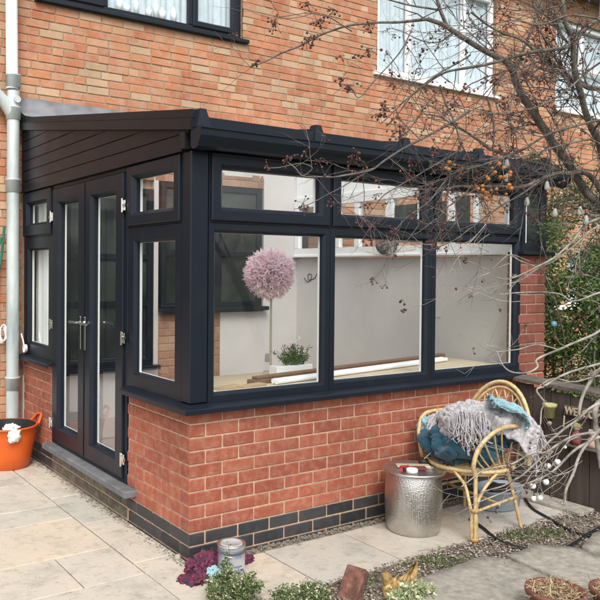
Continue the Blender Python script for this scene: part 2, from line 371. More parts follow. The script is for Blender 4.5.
# ------------------------------------------------------------------ bricks
def bricks(mb, o, U, Nn, length, z0, z1, course, holes=(), flemish=False, mi=0, skip_first=None, jit=.0012, depth=.07, mort=.010, pitch=.225, seed=0):
    """runs of bricks on plane o + U*s ; Nn = outward normal"""
    rr = random.Random(seed); o, U, Nn = V3(o), V3(U), V3(Nn); z = z0; row = 0
    while z < z1-.01:
        h = min(course-mort, z1-z); s = 0; hd = .1025+mort
        if flemish: s = -rr.uniform(0, .2)
        else: s = (hd-pitch if row % 2 else 0)
        if skip_first is not None: s = skip_first[row % 2]
        while s < length:
            w = pitch
            if flemish and rr.random() < .24: w = hd
            a, b = max(0, s), min(length, s+w-mort)
            if skip_first is not None: a = s
            segs = [(a, b)]
            for (h0, h1, hz0, hz1) in holes:
                if z+h*.5 > hz0 and z+h*.5 < hz1:
                    ns = []
                    for (p, q) in segs:
                        if q <= h0 or p >= h1: ns.append((p, q))
                        else:
                            if p < h0-.012: ns.append((p, h0-.004))
                            if q > h1+.012: ns.append((h1+.004, q))
                    segs = ns
            for p, q in segs:
                if q-p < .02: continue
                j = rr.uniform(-jit, jit); 
                c = o+U*((p+q)/2)+V3((0,0,z+h/2))-Nn*(depth/2)+Nn*j
                ang = rr.uniform(-.004, .004); Z = (V3((0,0,1))+U*ang).normalized(); X = (U-V3((0,0,1))*ang).normalized()
                mb.cbox(c, X, Nn, Z, (q-p)/2+rr.uniform(-.0015, .001), depth/2, h/2+rr.uniform(-.0015, .0008), .0035, mi)
            s += w
        z += course; row += 1

D = 3.0     # house wall plane
# ================================================================== SETTING
g = MB(); g.add([(-60,-60,-.03),(60,-60,-.03),(60,60,-.03),(-60,60,-.03)], [(0,1,2,3)]); g.build('ground', 'grass', kind='structure')
# soil bed with small undulation
g = MB(); nx, ny = 90, 60
vs = [];
for j in range(ny+1):
    for i in range(nx+1):
        x = -.26+ (4.6)*i/nx; y = -3.2+2.66*j/ny
        z = -.002+.012*noise.noise(V3((x*3, y*3, 0)))+.006*noise.noise(V3((x*12, y*12, 3)))
        vs.append((x, y, z-.006 if y > -.62 else z))
g.add(vs, [(j*(nx+1)+i, j*(nx+1)+i+1, (j+1)*(nx+1)+i+1, (j+1)*(nx+1)+i) for j in range(ny) for i in range(nx)], 0, True)
g.build('soil_bed', 'soil', kind='structure')
# patio slabs
pb = MB(); pb.box((-6, -4, -.025), (-.275, 3.0, -.010), 1); pb.box((-.275, -.625, -.025), (2.75, 0, -.010), 1)
rr = random.Random(5)
def slab(x0, y0, x1, y1):
    g_ = .0045; dz = rr.uniform(-.002, .002)
    c = V3(((x0+x1)/2, (y0+y1)/2, -.008+dz)); t1, t2 = rr.uniform(-.003, .003), rr.uniform(-.003, .003)
    X = V3((1,0,t1)).normalized(); Y = V3((0,1,t2)).normalized(); Z = X.cross(Y)
    pb.cbox(c, X, Y, Z, (x1-x0)/2-g_, (y1-y0)/2-g_, .012, .004, 0)
def fill(X0, X1, Y0, Y1, rowh, seed):
    r2 = random.Random(seed); y = Y1; i = 0
    while y > Y0+.02:
        h = min(rowh[i % len(rowh)], y-Y0); x = X1+ (r2.choice((0, .12, .25, .37)) if 0 else 0); first = True
        while x > X0+.02:
            w = r2.choice((.3, .45, .6, .6)) if not first else r2.choice((.35, .6, .8)); first = False
            if x-w < X0+.12: w = x-X0
            slab(x-w, y-h, x, y); x -= w
        y -= h; i += 1
fill(-5.0, -.27, -3.4, 2.99, (.6, .45, .6, .3, .6, .45), 4)
fill(-.27, .0, -.62, 2.99, (.6, .9, .6, .75), 8)
fill(0, 2.75, -.62, -.09, (.53,), 6)
pb.build('patio', ['pave', 'joint'], kind='structure')
# rubble strip of mortar debris between wall foot and slabs
g = MB(); rr = random.Random(9)
for i in range(1500):
    if rr.random() < .62: x, y = rr.uniform(.1, 2.7), -.02-abs(rr.gauss(0, .035))
    else: x, y = -.015-abs(rr.gauss(0, .028)), rr.uniform(-.05, 2.7)
    s_ = rr.uniform(.002, .009); g.blob((x, y, .006), s_, 0, 4, (1, rr.uniform(.6, 1.3), .7))
g.build('mortar_rubble', 'joint', kind='stuff')
bpy.data.objects['mortar_rubble']['label'] = 'mortar crumbs and grit along the foot of the brick wall'
# gravel and leaf litter
g = MB(); rr = random.Random(3)
for i in range(10500):
    x = rr.uniform(-.1, 3.0); y = rr.uniform(-1.9, -.6)
    if rr.random() < .5: y = rr.uniform(-1.0, -.6)
    if noise.noise(V3((x*3.1, y*3.1, 9))) < -.25 and rr.random() < .6: continue
    p = V3((x, y, .004+rr.uniform(0, .008)))
    if rr.random() < .55:
        g.blob(p, rr.uniform(.003, .009), 0, 4, (1, rr.uniform(.6, 1.5), .5))
    else:
        d = V3((rr.uniform(-1,1), rr.uniform(-1,1), rr.uniform(-.1,.35))); g.leaf(p, d, V3((rr.uniform(-.4,.4), rr.uniform(-.4,.4), 1)), rr.uniform(.012, .035), rr.uniform(.004, .016))
for i in range(260):
    x = rr.uniform(0, 2.9); y = rr.uniform(-1.5, -.62); a = rr.uniform(0, pi); L = rr.uniform(.03, .12)
    g.tube([(x, y, .012), (x+cos(a)*L*.5, y+sin(a)*L*.5, .016), (x+cos(a+.3)*L, y+sin(a+.3)*L, .01)], .0016, 3)
o = g.build('leaf_litter', 'gravel', kind='stuff'); o['label'] = 'bark chips, grit and leaf litter covering the soil bed'
# grass tufts
g = MB()
for cx, cy in ((2.0, -.72), (1.15, -.70), (1.25, -.78), (2.15, -.80), (1.9, -.68), (.62, -.72)):
    for i in range(220):
        p = V3((rr.gauss(cx, .07), rr.gauss(cy, .035), .0)); 
        if p.y > -.63: continue
        g.leaf(p, V3((rr.uniform(-.7,.7), rr.uniform(-.7,.7), 1)), rdir(), rr.uniform(.012, .035), .003)
o = g.build('grass_tufts', 'leaf', kind='stuff'); o['label'] = 'short moss and grass tufts at the edge of the paving'
# stepping stones
def flag(name, poly, label):
    m = MB(); n = len(poly); top = []; c = V3((sum(p[0] for p in poly)/n, sum(p[1] for p in poly)/n, 0))
    ring = []
    for i in range(n):
        a = V3((*poly[i], 0)); b = V3((*poly[(i+1) % n], 0))
        for k in range(8): q = a.lerp(b, k/8); q += (q-c).normalized()*.014*noise.noise(q*11); ring.append(q)
    L = len(ring)
    lv = [(1, -.03), (1, .018), (.985, .027), (.75, .028), (.45, .027), (.2, .028)]
    vs = []
    for sc, z in lv:
        for q in ring: r_ = c+(q-c)*sc; vs.append((r_.x, r_.y, z+(.004*noise.noise(r_*6) if sc < 1 else 0)))
    vs.append((c.x, c.y, .028)); fs = []
    for j in range(len(lv)-1):
        for i in range(L): fs.append((j*L+i, j*L+(i+1) % L, (j+1)*L+(i+1) % L, (j+1)*L+i))
    for i in range(L): fs.append(((len(lv)-1)*L+i, (len(lv)-1)*L+(i+1) % L, len(vs)-1))
    m.add(vs, fs, 0, True); o = m.build(name, 'stone_slab'); tag(o, label, 'paving stone', 'stepping stones in the soil bed')
flag('stepping_stone', [(.56, -1.08), (.80, -.87), (1.46, -.83), (1.53, -.93), (1.47, -1.7), (.5, -1.75)], 'large weathered grey stone slab at the bottom edge, left of the terracotta pots')
flag('stepping_stone', [(1.57, -.91), (1.86, -.88), (2.02, -1.03), (2.0, -1.5), (1.53, -1.55)], 'smaller grey stone slab just behind the terracotta pots')
flag('stepping_stone', [(2.06, -1.05), (2.35, -.95), (2.75, -1.0), (2.75, -1.5), (2.1, -1.5)], 'grey stone slab at the right edge below the coiled black hose')

# ================================================================== HOUSE
house = thing('brick_house', 'orange and buff brick house wall rising behind the dark conservatory', 'house', (0, 0, 0))
W0 = -3.5; W1 = 12.0
UW = [(.13, 2.36, 4.075, 5.35), (4.32, 6.52, 4.03, 5.35), (7.88, 10.1, 4.03, 5.35)]
GW = [(8.25, 9.4, 1.14, 1.9), (-1.26, -.33, .70, 2.30), (-2.6, -1.265, 1.2, 2.2)]
holes = [(a-W0, b-W0, c-.04, d+.03) for a, b, c, d in UW+GW]+[(0-W0, 3.1-W0, -.1, 2.93)]
w = MB(); hl = holes+[(0, -.28-W0, -1, 9)]; bricks(w, (W0, D, 0), (1,0,0), (0,-1,0), W1-W0, -.02, 5.75, .075, hl, True, 0, seed=21, jit=.0025); bricks(w, (W0, D, 0), (1,0,0), (0,-1,0), -.285-W0, -.02, 5.75, .075, holes, True, 2, seed=23, jit=.0025)
# mortar backing with openings (butted strips)
def backing(mb, x0, x1, z0, z1, hs, y, mi):
    xs = sorted({x0, x1, *[h[0] for h in hs], *[h[1] for h in hs]}); zs = sorted({z0, z1, *[h[2] for h in hs], *[h[3] for h in hs]})
    for i in range(len(xs)-1):
        for j in range(len(zs)-1):
            cx, cz = (xs[i]+xs[i+1])/2, (zs[j]+zs[j+1])/2
            if any(h[0] < cx < h[1] and h[2] < cz < h[3] for h in hs): continue
            mb.add([(xs[i], y, zs[j]), (xs[i+1], y, zs[j]), (xs[i+1], y, zs[j+1]), (xs[i], y, zs[j+1])], [(0,1,2,3)], mi)
IN = [(.12, 1.27, .70, 2.40), (1.36, 2.60, 1.22, 2.50)]
backing(w, W0, W1, -.1, 5.8, UW+GW+IN, D+.006, 1)
for a, b, c, d in UW+GW:     # reveals
    for (p, q) in (((a-.0, D+.006, c), (a-.01, D+.16, d)), ((b, D+.006, c), (b+.01, D+.16, d)), ((a, D+.006, d), (b, D+.16, d+.01)), ((a, D+.006, c-.01), (b, D+.16, c))): w.box(p, q, 1)
w.build('wall', ['house_brick', 'old_mortar', 'dark_house_brick'], house)
# side return of house end and roof overhang
r = MB(); r.box((W0, D-.28, 5.72), (W1, D+.3, 5.76)); r.box((W0, D-.30, 5.70), (W1, D-.28, 5.90)); r.build('soffit', 'soffit', house)
r = MB(); r.add([(W0, D-.36, 5.90), (W1, D-.36, 5.90), (W1, D+4, 8.2), (W0, D+4, 8.2)], [(0,1,2,3)]); r.build('roof', 'roof_tile', house)
r = MB(); r.tube([(W0, D-.34, 5.86), (W1, D-.34, 5.86)], .055, 8); r.build('roof_gutter', 'rubber', house)
r = MB(); r.box((W0, D+3.5, -.1), (W1, D+3.6, 5.7)); r.box((W0, D+.2, -.1), (W0+.1, D+3.5, 5.7)); r.box((W1-.1, D+.2, -.1), (W1, D+3.5, 5.7)); r.build('rear_wall', 'dark_house_brick', house)
def curtain(mb, x0, x1, z0, z1, y, amp=.012, k=34):
    n = int((x1-x0)*90); vs = []
    for i in range(n+1):
        x = x0+(x1-x0)*i/n; yy = y+amp*sin(x*k)+amp*.6*sin(x*k*2.3+1)+.01*noise.noise(V3((x*4, 0, 0)))
        vs += [(x, yy, z0), (x, yy, z1)]
    mb.add(vs, [(2*i, 2*i+2, 2*i+3, 2*i+1) for i in range(n)], 0, True)
def upstairs(x0, x1, z0, z1, divs, fm, label, openers=()):
    win = MB(); win.ring((0, D+.04, 0), (1,0,0), (0,0,1), (0,-1,0), x0, x1, z0, z1, [(0, -.05), (0, 0), (.055, 0), (.062, -.004), (.065, -.05)], 0)
    W = win.build('window', fm, house); W['label'] = label
    edges = [x0+.06]+list(divs)+[x1-.06]
    for dv in divs: fr = MB(); fr.box((dv-.035, D+.042, z0+.066), (dv+.035, D+.09, z1-.066), 0, .004); fr.build('mullion', fm, W)
    for i in range(len(edges)-1):
        if i in openers: fr = MB(); fr.ring((0, D+.03, 0), (1,0,0), (0,0,1), (0,-1,0), edges[i]-.01+(0.02 if i else 0), edges[i+1]+.01-(.02 if i < len(edges)-2 else 0), z0+.05, z1-.05, [(0, -.05), (0, .0), (.008, .008), (.05, .008), (.065, -.01), (.066, -.04)], 0); fr.build('frame', fm, W)
    gl = MB(); gl.add([(x0+.05, D+.072, z0+.05), (x1-.05, D+.072, z0+.05), (x1-.05, D+.072, z1-.05), (x0+.05, D+.072, z1-.05)], [(0,1,2,3)]); gl.build('glass', 'glass', W)
    c = MB(); curtain(c, x0+.02, x1-.02, z0+.01, z1, D+.125); c.build('curtain', 'curtain', W)
    return W
w1 = upstairs(.14, 2.36, 4.075, 5.35, (.80, 1.76), 'anthracite', 'dark framed upstairs window with dark sill above the roof', (0, 2))
sb = MB(); sb.box((.10, D-.05, 4.035), (2.42, D+.05, 4.073), 0, .005); sb.build('sill', 'anthracite', w1)
for x, h, q in ((.98, .13, .03), (1.06, .09, .035), (1.16, .16, .025), (1.30, .10, .03), (1.38, .19, .028), (1.45, .12, .035), (1.58, .15, .03)): sb = MB(); sb.lathe((x, D+.10, 4.145), [(0, 0), (q, 0), (q, h*.7), (q*.4, h*.85), (q*.4, h), (0, h)], 10); sb.build('ornament', 'white_pipe', w1)
w2 = upstairs(4.33, 6.51, 4.04, 5.35, (4.90, 5.92), 'white_upvc', 'white framed upstairs window with net curtains behind the tree')
sb = MB(); sb.box((4.25, D-.04, 3.985), (6.58, D+.05, 4.03), 0, .004); sb.build('sill', 'white_upvc', w2)
w3 = upstairs(7.89, 10.09, 4.04, 5.35, (8.6, 9.3), 'white_upvc', 'rightmost white framed upstairs window seen through the branches')
sb = MB(); sb.box((7.82, D-.04, 3.985), (10.2, D+.05, 4.03), 0, .004); sb.box((7.95, D+.03, 4.68), (10.04, D+.055, 4.75), 0, .003); sb.build('sill', 'white_upvc', w3)
w4 = upstairs(8.26, 9.39, 1.15, 1.9, (8.8,), 'white_upvc', 'white ground floor window half hidden by the evergreen climber')
sb = MB(); sb.box((7.66, D-.09, 1.08), (9.5, D+.05, 1.14), 0, .004); sb.build('sill', 'white_upvc', w4)
for (a_, b_, c_, d_, dv_, lb_) in ((-1.25, -.34, .71, 2.30, (-.8,), 'dark framed tall ground floor window left of the drainpipe'), (-2.59, -1.27, 1.21, 2.20, (-2.0,), 'dark framed ground floor window further left of the drainpipe')):
    w5 = upstairs(a_, b_, c_, d_, dv_, 'anthracite', lb_)
    for c_ob in list(w5.children):
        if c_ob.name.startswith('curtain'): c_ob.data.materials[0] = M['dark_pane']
    sb = MB(); sb.box((a_-.05, D-.05, c_-.04), (b_+.05, D+.05, c_-.002), 0, .004); sb.build('sill', 'anthracite', w5)
f = MB(); f.box((-1.30, D-.012, .02), (-.28, D+.004, .655)); f.build('render_panel', 'plaster', house)
# back of rooms: dark
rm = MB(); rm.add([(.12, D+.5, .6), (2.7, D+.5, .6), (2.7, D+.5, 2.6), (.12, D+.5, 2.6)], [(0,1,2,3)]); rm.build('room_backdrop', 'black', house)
# lead flashing on the house wall
fl = MB(); n = 60; vs = []
for i in range(n+1):
    x = -.03+3.36*i/n
    vs += [(x, D-.014-.004*noise.noise(V3((x*5, 0, 1))), 3.155+.008*noise.noise(V3((x*4, 1, 0)))), (x, D-.020-.012*abs(noise.noise(V3((x*6, 2, 0)))), 3.03), (x, D-.16, 2.965+.006*noise.noise(V3((x*7, 4, 0))))]
fl.add(vs, [(3*i+k, 3*i+3+k, 3*i+4+k, 3*i+1+k) for i in range(n) for k in (0, 1)], 0, True); fl.build('lead_flashing', 'lead', house)

# ================================================================== CONSERVATORY
cons = thing('conservatory', 'dark grey framed lean-to conservatory on a low red brick wall', 'conservatory')
ZR = .165; CP_ = .0765
wl = MB()
for zz, ze, mi, crs, par in ((-.06, .16, 1, .075, 1), (ZR, .853, 0, CP_, 1)):
    row = 0; z = zz
    while z < ze-.02:
        h = crs-.01; k = (round((z-ZR)/crs)) % 2     # k==0 : red base row
        odd = (k == 0) if mi == 0 else (k == 1)
        # blue top row (k=-1 -> 1): header on front
        front_head = (k == 1)
        a = .1025 if front_head else .215; b = .215 if front_head else .1025
        wl.box((0, 0, z), (a, b, z+h), mi, .0035)
        s = a+.01
        while s < 3.24:
            e = min(s+.215, 3.24)
            lim = 3.24
            if e-s > .03: wl.box((s+rnd(-.001,.001), rnd(-.0015,.0015), z+rnd(-.001,.001)), (e, .1, z+h+rnd(-.001,.001)), mi, .0035)
            s += .225
        s = b+.01
        while s < 2.94:
            e = s+.215
            for p, q, sk in ((s, min(e, .80), 0), (max(s, .81), min(e, 2.21), 1), (max(s, 2.22), min(e, 2.94), 0)):
                if q-p > .02:
                    if sk and (z > .16): continue
                    wl.box((rnd(-.0015,.0015), p, z+rnd(-.001,.001)), (.1, q, z+h+rnd(-.001,.001)), 2 if sk else mi, .0035)
            s += .225
        z += crs; row += 1
# mortar backing
wl.box((.006, .006, -.1), (3.234, .094, .848), 3); wl.box((.0065, .094, -.1), (.094, .795, .848), 3)
wl.box((.0065, .795, -.1), (.094, 2.225, .19), 3); wl.box((.0065, 2.225, -.1), (.094, 2.995, .848), 3)
wl.build('dwarf_wall', ['red_brick', 'blue_brick', 'grey_brick', 'mortar'], cons)
# right pillar and side wall
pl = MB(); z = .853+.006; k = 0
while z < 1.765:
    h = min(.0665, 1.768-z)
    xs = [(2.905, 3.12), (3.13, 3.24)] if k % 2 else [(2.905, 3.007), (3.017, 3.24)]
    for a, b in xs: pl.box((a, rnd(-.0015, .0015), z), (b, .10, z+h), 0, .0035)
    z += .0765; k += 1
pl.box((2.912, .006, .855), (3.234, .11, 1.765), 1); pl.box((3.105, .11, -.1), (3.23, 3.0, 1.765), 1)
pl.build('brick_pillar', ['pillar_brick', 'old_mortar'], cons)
# plaster inside
ip = MB(); ip.box((3.09, .11, .2), (3.104, 2.96, 1.768)); ip.box((2.63, 2.96, .2), (3.104, 2.998, 2.90)); 
ip.box((2.08, 2.96, .2), (2.63, 2.998, 1.19)); ip.box((1.30, 2.96, .2), (1.35, 2.998, 2.93)); ip.box((.0, 2.96, .2), (1.30, 2.998, .68)); ip.box((.1, 2.96, 2.62), (2.63, 2.998, 2.93))
ip.build('plaster_wall', 'plaster', cons)
ip = MB(); bricks(ip, (1.36, 2.96, 0), (1,0,0), (0,-1,0), .715, .22, 1.18, .075, (), False, 0, seed=3); ip.box((1.352, 2.966, .2), (2.078, 2.998, 1.19), 1); ip.build('inner_brickwork', ['dark_house_brick', 'old_mortar'], cons); ip = MB(); bricks(ip, (.12, 2.96, 0), (1,0,0), (0,-1,0), 2.5, 2.508, 2.66, .075, (), True, 0, seed=4)
ip.box((.1, 2.966, 2.51), (2.63, 2.997, 2.62), 1); ip.build('inner_brickwork', ['dark_house_brick', 'old_mortar'], cons)
def dwin(x0, x1, z0, z1, divs, trans):
    m = MB(); m.ring((0, 2.95, 0), (1,0,0), (0,0,1), (0,-1,0), x0, x1, z0, z1, [(0, -.05), (0, 0), (.05, 0), (.06, -.01), (.061, -.05)])
    for dv in divs: m.box((dv-.04, 2.952, z0+.055), (dv+.04, 2.99, z1-.055), 0, .004)
    for t in trans: m.box((x0+.055, 2.954, t-.03), (x1-.055, 2.992, t+.03), 0, .004)
    m.box((x0-.03, 2.87, z0-.045), (x1+.05, 2.96, z0-.003), 0, .004)
    W = m.build('inner_window', 'anthracite', cons)
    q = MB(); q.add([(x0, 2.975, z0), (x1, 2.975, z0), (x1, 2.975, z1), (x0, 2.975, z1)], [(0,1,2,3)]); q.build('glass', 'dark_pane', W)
dwin(.14, 1.29, .70, 2.42, (.60,), (1.30, 1.75)); dwin(1.38, 2.60, 1.25, 2.50, (2.05,), (1.80,))
# right side windows
rw = MB(); X = 3.02
rw.box((X, .11, 1.775), (3.235, 2.955, 1.80), 0, .004)
rw.box((X+.02, .11, 1.80), (3.10, 2.955, 1.872)); rw.box((X+.02, .11, 2.32), (3.10, 2.955, 2.42)); rw.prism([(3.07, .15, 2.42), (3.07, 2.955, 2.42), (3.07, 2.955, 2.85), (3.07, .15, 2.44)], (.03, 0, 0))
for a, b in ((.11, .246), (.51, .55), (.736, .812), (1.462, 1.566), (1.922, 1.994), (2.217, 2.341), (2.88, 2.955)): rw.box((X+.025, a, 1.874), (3.098, b, 2.318), 0, .004)
W = rw.build('side_window', 'white_upvc', cons)
q = MB(); q.add([(3.07, .12, 1.87), (3.07, 2.95, 1.87), (3.07, 2.95, 2.32), (3.07, .12, 2.32)], [(0,1,2,3)]); q.build('glass', 'glass', W)
q = MB(); q.box((3.045, .58, 1.90), (3.05, .73, 2.28)); q.box((3.045, .83, 1.90), (3.05, 1.44, 2.25)); q.build('blind', 'dark_pane', W)
q = MB(); q.prism([(3.105, .12, 2.40), (3.105, 3.0, 2.40), (3.105, 3.0, 2.86), (3.105, .12, 2.43)], (.095, 0, 0)); q.box((3.105, 2.9, 1.80), (3.2, 3.0, 2.39)); q.build('gable_panel', 'clad', cons)
fl = MB(); fl.box((.1, .1, .10), (3.1, 2.99, .215)); fl.build('floor', 'floor', cons)

# generic glazed unit on a plane
def unit(name, o, U, Nn, u0, u1, v0, v1, inset, sash, parent, glassmat='glass', nameg='glass', inset4=None):
    o, U, Nn = V3(o), V3(U), V3(Nn); Z = V3((0,0,1)); f = MB()
    fm = f
    if sash:
        f.ring(o, U, Z, Nn, u0, u1, v0, v1, [(0, -.05), (0, 0), (.010, 0)])
        f.ring(o, U, Z, Nn, u0+.011, u1-.011, v0+.011, v1-.011, [(0, -.01), (0, .012), (.006, .018), (inset-.034, .018), (inset-.014, -.004), (inset-.011, -.012), (inset-.011, -.030)])
    else:
        f.ring(o, U, Z, Nn, u0, u1, v0, v1, [(0, -.05), (0, 0), (inset-.016, 0), (inset-.002, -.016), (inset, -.022), (inset, -.035)])
    F = f.build(name, 'anthracite', parent)
    gk = MB(); i = inset-.004 if not sash else inset-.004; gk.ring(o, U, Z, Nn, u0, u1, v0, v1, [(i-.008, -.0245), (i+.001, -.0245), (i+.001, -.034)]); gk.build('gasket', 'rubber', F)
    gi = inset-.01
    a, b, c, d = u0+gi, u1-gi, v0+gi, v1-gi
    q = MB(); q.add([o+U*x+Z*z-Nn*.036 for x, z in ((a, c), (b, c), (b, d), (a, d))], [(0,1,2,3)]); q.build(nameg, glassmat, F)
    wi = MB(); wi.ring(o, U, Z, Nn, u0, u1, v0, v1, [(inset+.001, -.038), (inset+.001, -.055), (inset-.012, -.062), (.0, -.062), (0, -.04)]); wi.build('inner_frame', 'white_upvc', F)
    return F
FX = [.115, 1.012, 1.940, 2.925]
for i in range(3):
    a, b = FX[i]+.0015, FX[i+1]-.0015
    unit('fixed_window', (0,0,0), (1,0,0), (0,-1,0), a, b, .885, 1.902, .055 if i else .052, False, cons)
    unit('top_window', (0,0,0), (1,0,0), (0,-1,0), a, b, 1.905, 2.305, .092, True, cons)
# end panel over the pillar
f = MB(); f.ring((0,0,0), (1,0,0), (0,0,1), (0,-1,0), 2.928, 3.235, 1.795, 2.305, [(0, -.05), (0, .004), (.045, .004), (.06, -.012), (.061, -.03)]); F = f.build('end_window', 'anthracite', cons)
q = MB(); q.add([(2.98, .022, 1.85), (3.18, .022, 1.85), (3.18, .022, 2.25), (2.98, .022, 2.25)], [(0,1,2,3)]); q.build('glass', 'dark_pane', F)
q = MB(); q.box((2.990, .008, 1.862), (3.0, .019, 2.243)); q.build('spacer_bar', 'white_upvc', F)
f = MB(); f.box((2.90, -.05, 1.770), (3.29, .10, 1.793), 0, .003); f.build('sill', 'anthracite', cons)
# corner post
f = MB(); f.box((-.004, -.004, .888), (.112, .095, 2.302), 0, .006); f.build('corner_post', 'anthracite', cons)
# side units: plane x=0, U = +y, N = -x
unit('fixed_window', (0,0,0), (0,1,0), (-1,0,0), .098, .806, .885, 1.902, .095, False, cons)
unit('top_window', (0,0,0), (0,1,0), (-1,0,0), .098, .806, 1.905, 2.305, .095, True, cons)
unit('fixed_window', (0,0,0), (0,1,0), (-1,0,0), 2.214, 2.945, .885, 1.902, .11, False, cons)
unit('top_window', (0,0,0), (0,1,0), (-1,0,0), 2.214, 2.945, 1.905, 2.305, .12, True, cons)
# net screens inside far side light
q = MB(); curtain(q, 0, .70, 0, 1.36, 0, .008, 40)
q.v = [(.10+v[1], 2.23+v[0], .93+v[2]) for v in q.v]; q.build('blind', 'white_paint', cons)
# sill (front + side), profile
def sillrun(mb, o, U, Nn, L, m0, m1):
    o, U, Nn = V3(o), V3(U), V3(Nn); prof = [(-.05, .884), (.0, .884), (.055, .868), (.062, .862), (.062, .838), (.054, .838), (.054, .855), (-.05, .855)]
    vs = [o+U*(0-d*m0)+Nn*d+V3((0,0,z)) for d, z in prof]+[o+U*(L+d*m1)+Nn*d+V3((0,0,z)) for d, z in prof]; n = len(prof)
    mb.add(vs, [(i, (i+1) % n, n+(i+1) % n, n+i) for i in range(n)]+[tuple(range(n)), tuple(range(n, 2*n))[::-1]])
f = MB(); sillrun(f, (0,0,0), (1,0,0), (0,-1,0), 2.93, 1, 0); fixn(f.build('sill', 'anthracite', cons))
f = MB(); sillrun(f, (0,0,0), (0,1,0), (-1,0,0), .80, 1, 0); fixn(f.build('sill', 'anthracite', cons))
f = MB(); sillrun(f, (0,2.16,0), (0,1,0), (-1,0,0), .795, 0, 0); fixn(f.build('sill', 'anthracite', cons))
# doors
f = MB(); 
for a, b in ((.808, .848), (2.172, 2.212)): f.box((-.002, a, .238), (.07, b, 2.303), 0, .003)
f.box((-.002, .849, 2.27), (.07, 2.171, 2.303), 0, .003); f.box((-.004, .849, .238), (.07, 2.171, .262), 0, .003); f.build('door_frame', 'anthracite', cons)
def door(y0, y1, hy, hs):
    Z = V3((0,0,1)); m = MB()
    m.ring((0,0,0), (0,1,0), (0,0,1), (-1,0,0), y0, y1, .265, 2.268, [(0, -.05), (0, .012), (.006, .018), (.105, .018), (.124, -.004), (.126, -.012), (.126, -.03)])
    Dr = m.build('door', 'anthracite', cons)
    g_ = MB(); g_.add([(.036, y0+.118, .383), (.036, y1-.118, .383), (.036, y1-.118, 2.15), (.036, y0+.118, 2.15)], [(0,1,2,3)]); g_.build('glass', 'glass', Dr)
    w_ = MB(); w_.ring((0,0,0), (0,1,0), (0,0,1), (-1,0,0), y0, y1, .265, 2.268, [(.128, -.038), (.128, -.052), (.11, -.060), (0, -.060), (0, -.04)]); w_.build('inner_frame', 'white_upvc', Dr)
    for z in (.40, 1.19, 2.05):
        h = MB(); h.tube([(-.030, hy, z-.045), (-.030, hy, z+.045)], .009, 10); h.box((-.024, hy-.03, z-.035), (-.017, hy+.03, z+.035), 0, .003); h.box((-.034, hy-.012, z-.012), (-.012, hy+.034*hs, z+.012), 0, .003); h.build('hinge', 'chrome', Dr)
    hy2 = y0+.04 if hs > 0 else y1-.04
    h = MB(); yy = hy2
    h.box((-.030, yy-.014, 1.05), (-.0185, yy+.014, 1.29), 0, .004); h.tube([(-.03, yy, 1.245), (-.065, yy, 1.245)], .010, 8)
    dd = -1 if hs < 0 else 1
    h.tube([(-.062, yy, 1.245), (-.066, yy+.03*dd, 1.246), (-.064, yy+.125*dd, 1.243)], .009, 8); pass
    h.build('handle', 'chrome', Dr)
door(.851, 1.5085, .835, -1); door(1.5115, 2.169, 2.185, 1)
f = MB(); f.box((-.024, 1.498, .27), (-.0185, 1.522, 2.26), 0, .002); f.build('meeting_bead', 'anthracite', cons)
# concrete doorstep
f = MB(); f.box((-.085, .66, .192), (.10, 2.212, .236), 0, .006); f.box((.0, 2.213, .170), (.02, 2.215, .2), 0); f.build('doorstep', 'concrete', cons)
# cladding above doors
TH = math.atan2(.44, 2.9)
def roofz(y): return 2.405+.1525*y
f = MB(); z = 2.312; bh = .088
k = 0
while z < 2.86:
    ya = max(0.055, (z-2.405)/.1525) ; z1 = z+bh-.008
    yb = 2.955
    y1_ = max(.055, (z1-2.405)/.1525)
    if ya < yb:
        poly = [(-.022, ya, z), (-.022, yb, z), (-.022, yb, min(z1, roofz(yb))), (-.022, min(y1_, yb), min(z1, roofz(yb)))]
        if y1_ <= .0551: poly = [(-.022, .055, z), (-.022, yb, z), (-.022, yb, z1), (-.022, .055, z1)]
        f.prism(poly, (.02, 0, 0))
        p2 = [(-.014, ya, z1), (-.014, yb, z1), (-.014, yb, z1+.009), (-.014, min(y1_, yb), z1+.009)]
        if z1+.009 < roofz(yb): f.prism(p2, (.012, 0, 0))
    z += bh; k += 1
fixn(f.build('cladding', 'clad', cons))
f = MB(); f.prism([(.0, .0, 2.306), (.0, 2.955, 2.306), (.0, 2.955, 2.87), (.0, 0, 2.43)], (.06, 0, 0)); f.prism([(-.018, .0, 2.380), (-.018, 2.955, 2.82), (-.018, 2.955, 2.87), (-.018, 0, 2.43)], (.017, 0, 0)); fixn(f.build('gable_backing', 'clad', cons))
f = MB(); f.prism([(-.046, -.005, 2.306), (-.046, .055, 2.306), (-.046, .055, 2.402), (-.046, -.005, 2.395)], (.06, 0, 0)); f.box((-.030, .056, 2.300), (-.002, 2.955, 2.318), 0, .003); fixn(f.build('end_block', 'clad', cons))
# barge board
f = MB(); f.prism([(-.052, -.07, 2.398), (-.052, 2.97, 2.398+.152*3.04), (-.052, 2.97, 2.460+.152*3.04), (-.052, -.07, 2.460)], (.05, 0, 0))
f.prism([(-.042, -.07, 2.463), (-.042, 2.97, 2.463+.152*3.04), (-.042, 2.97, 2.510+.152*3.04), (-.042, -.07, 2.510)], (.044, 0, 0)); fixn(f.build('barge_board', 'clad', cons))
# front head + eaves beam
f = MB(); f.box((.0, -.012, 2.308), (3.235, .08, 2.43), 0, .003); f.build('eaves_beam', 'anthracite', cons)
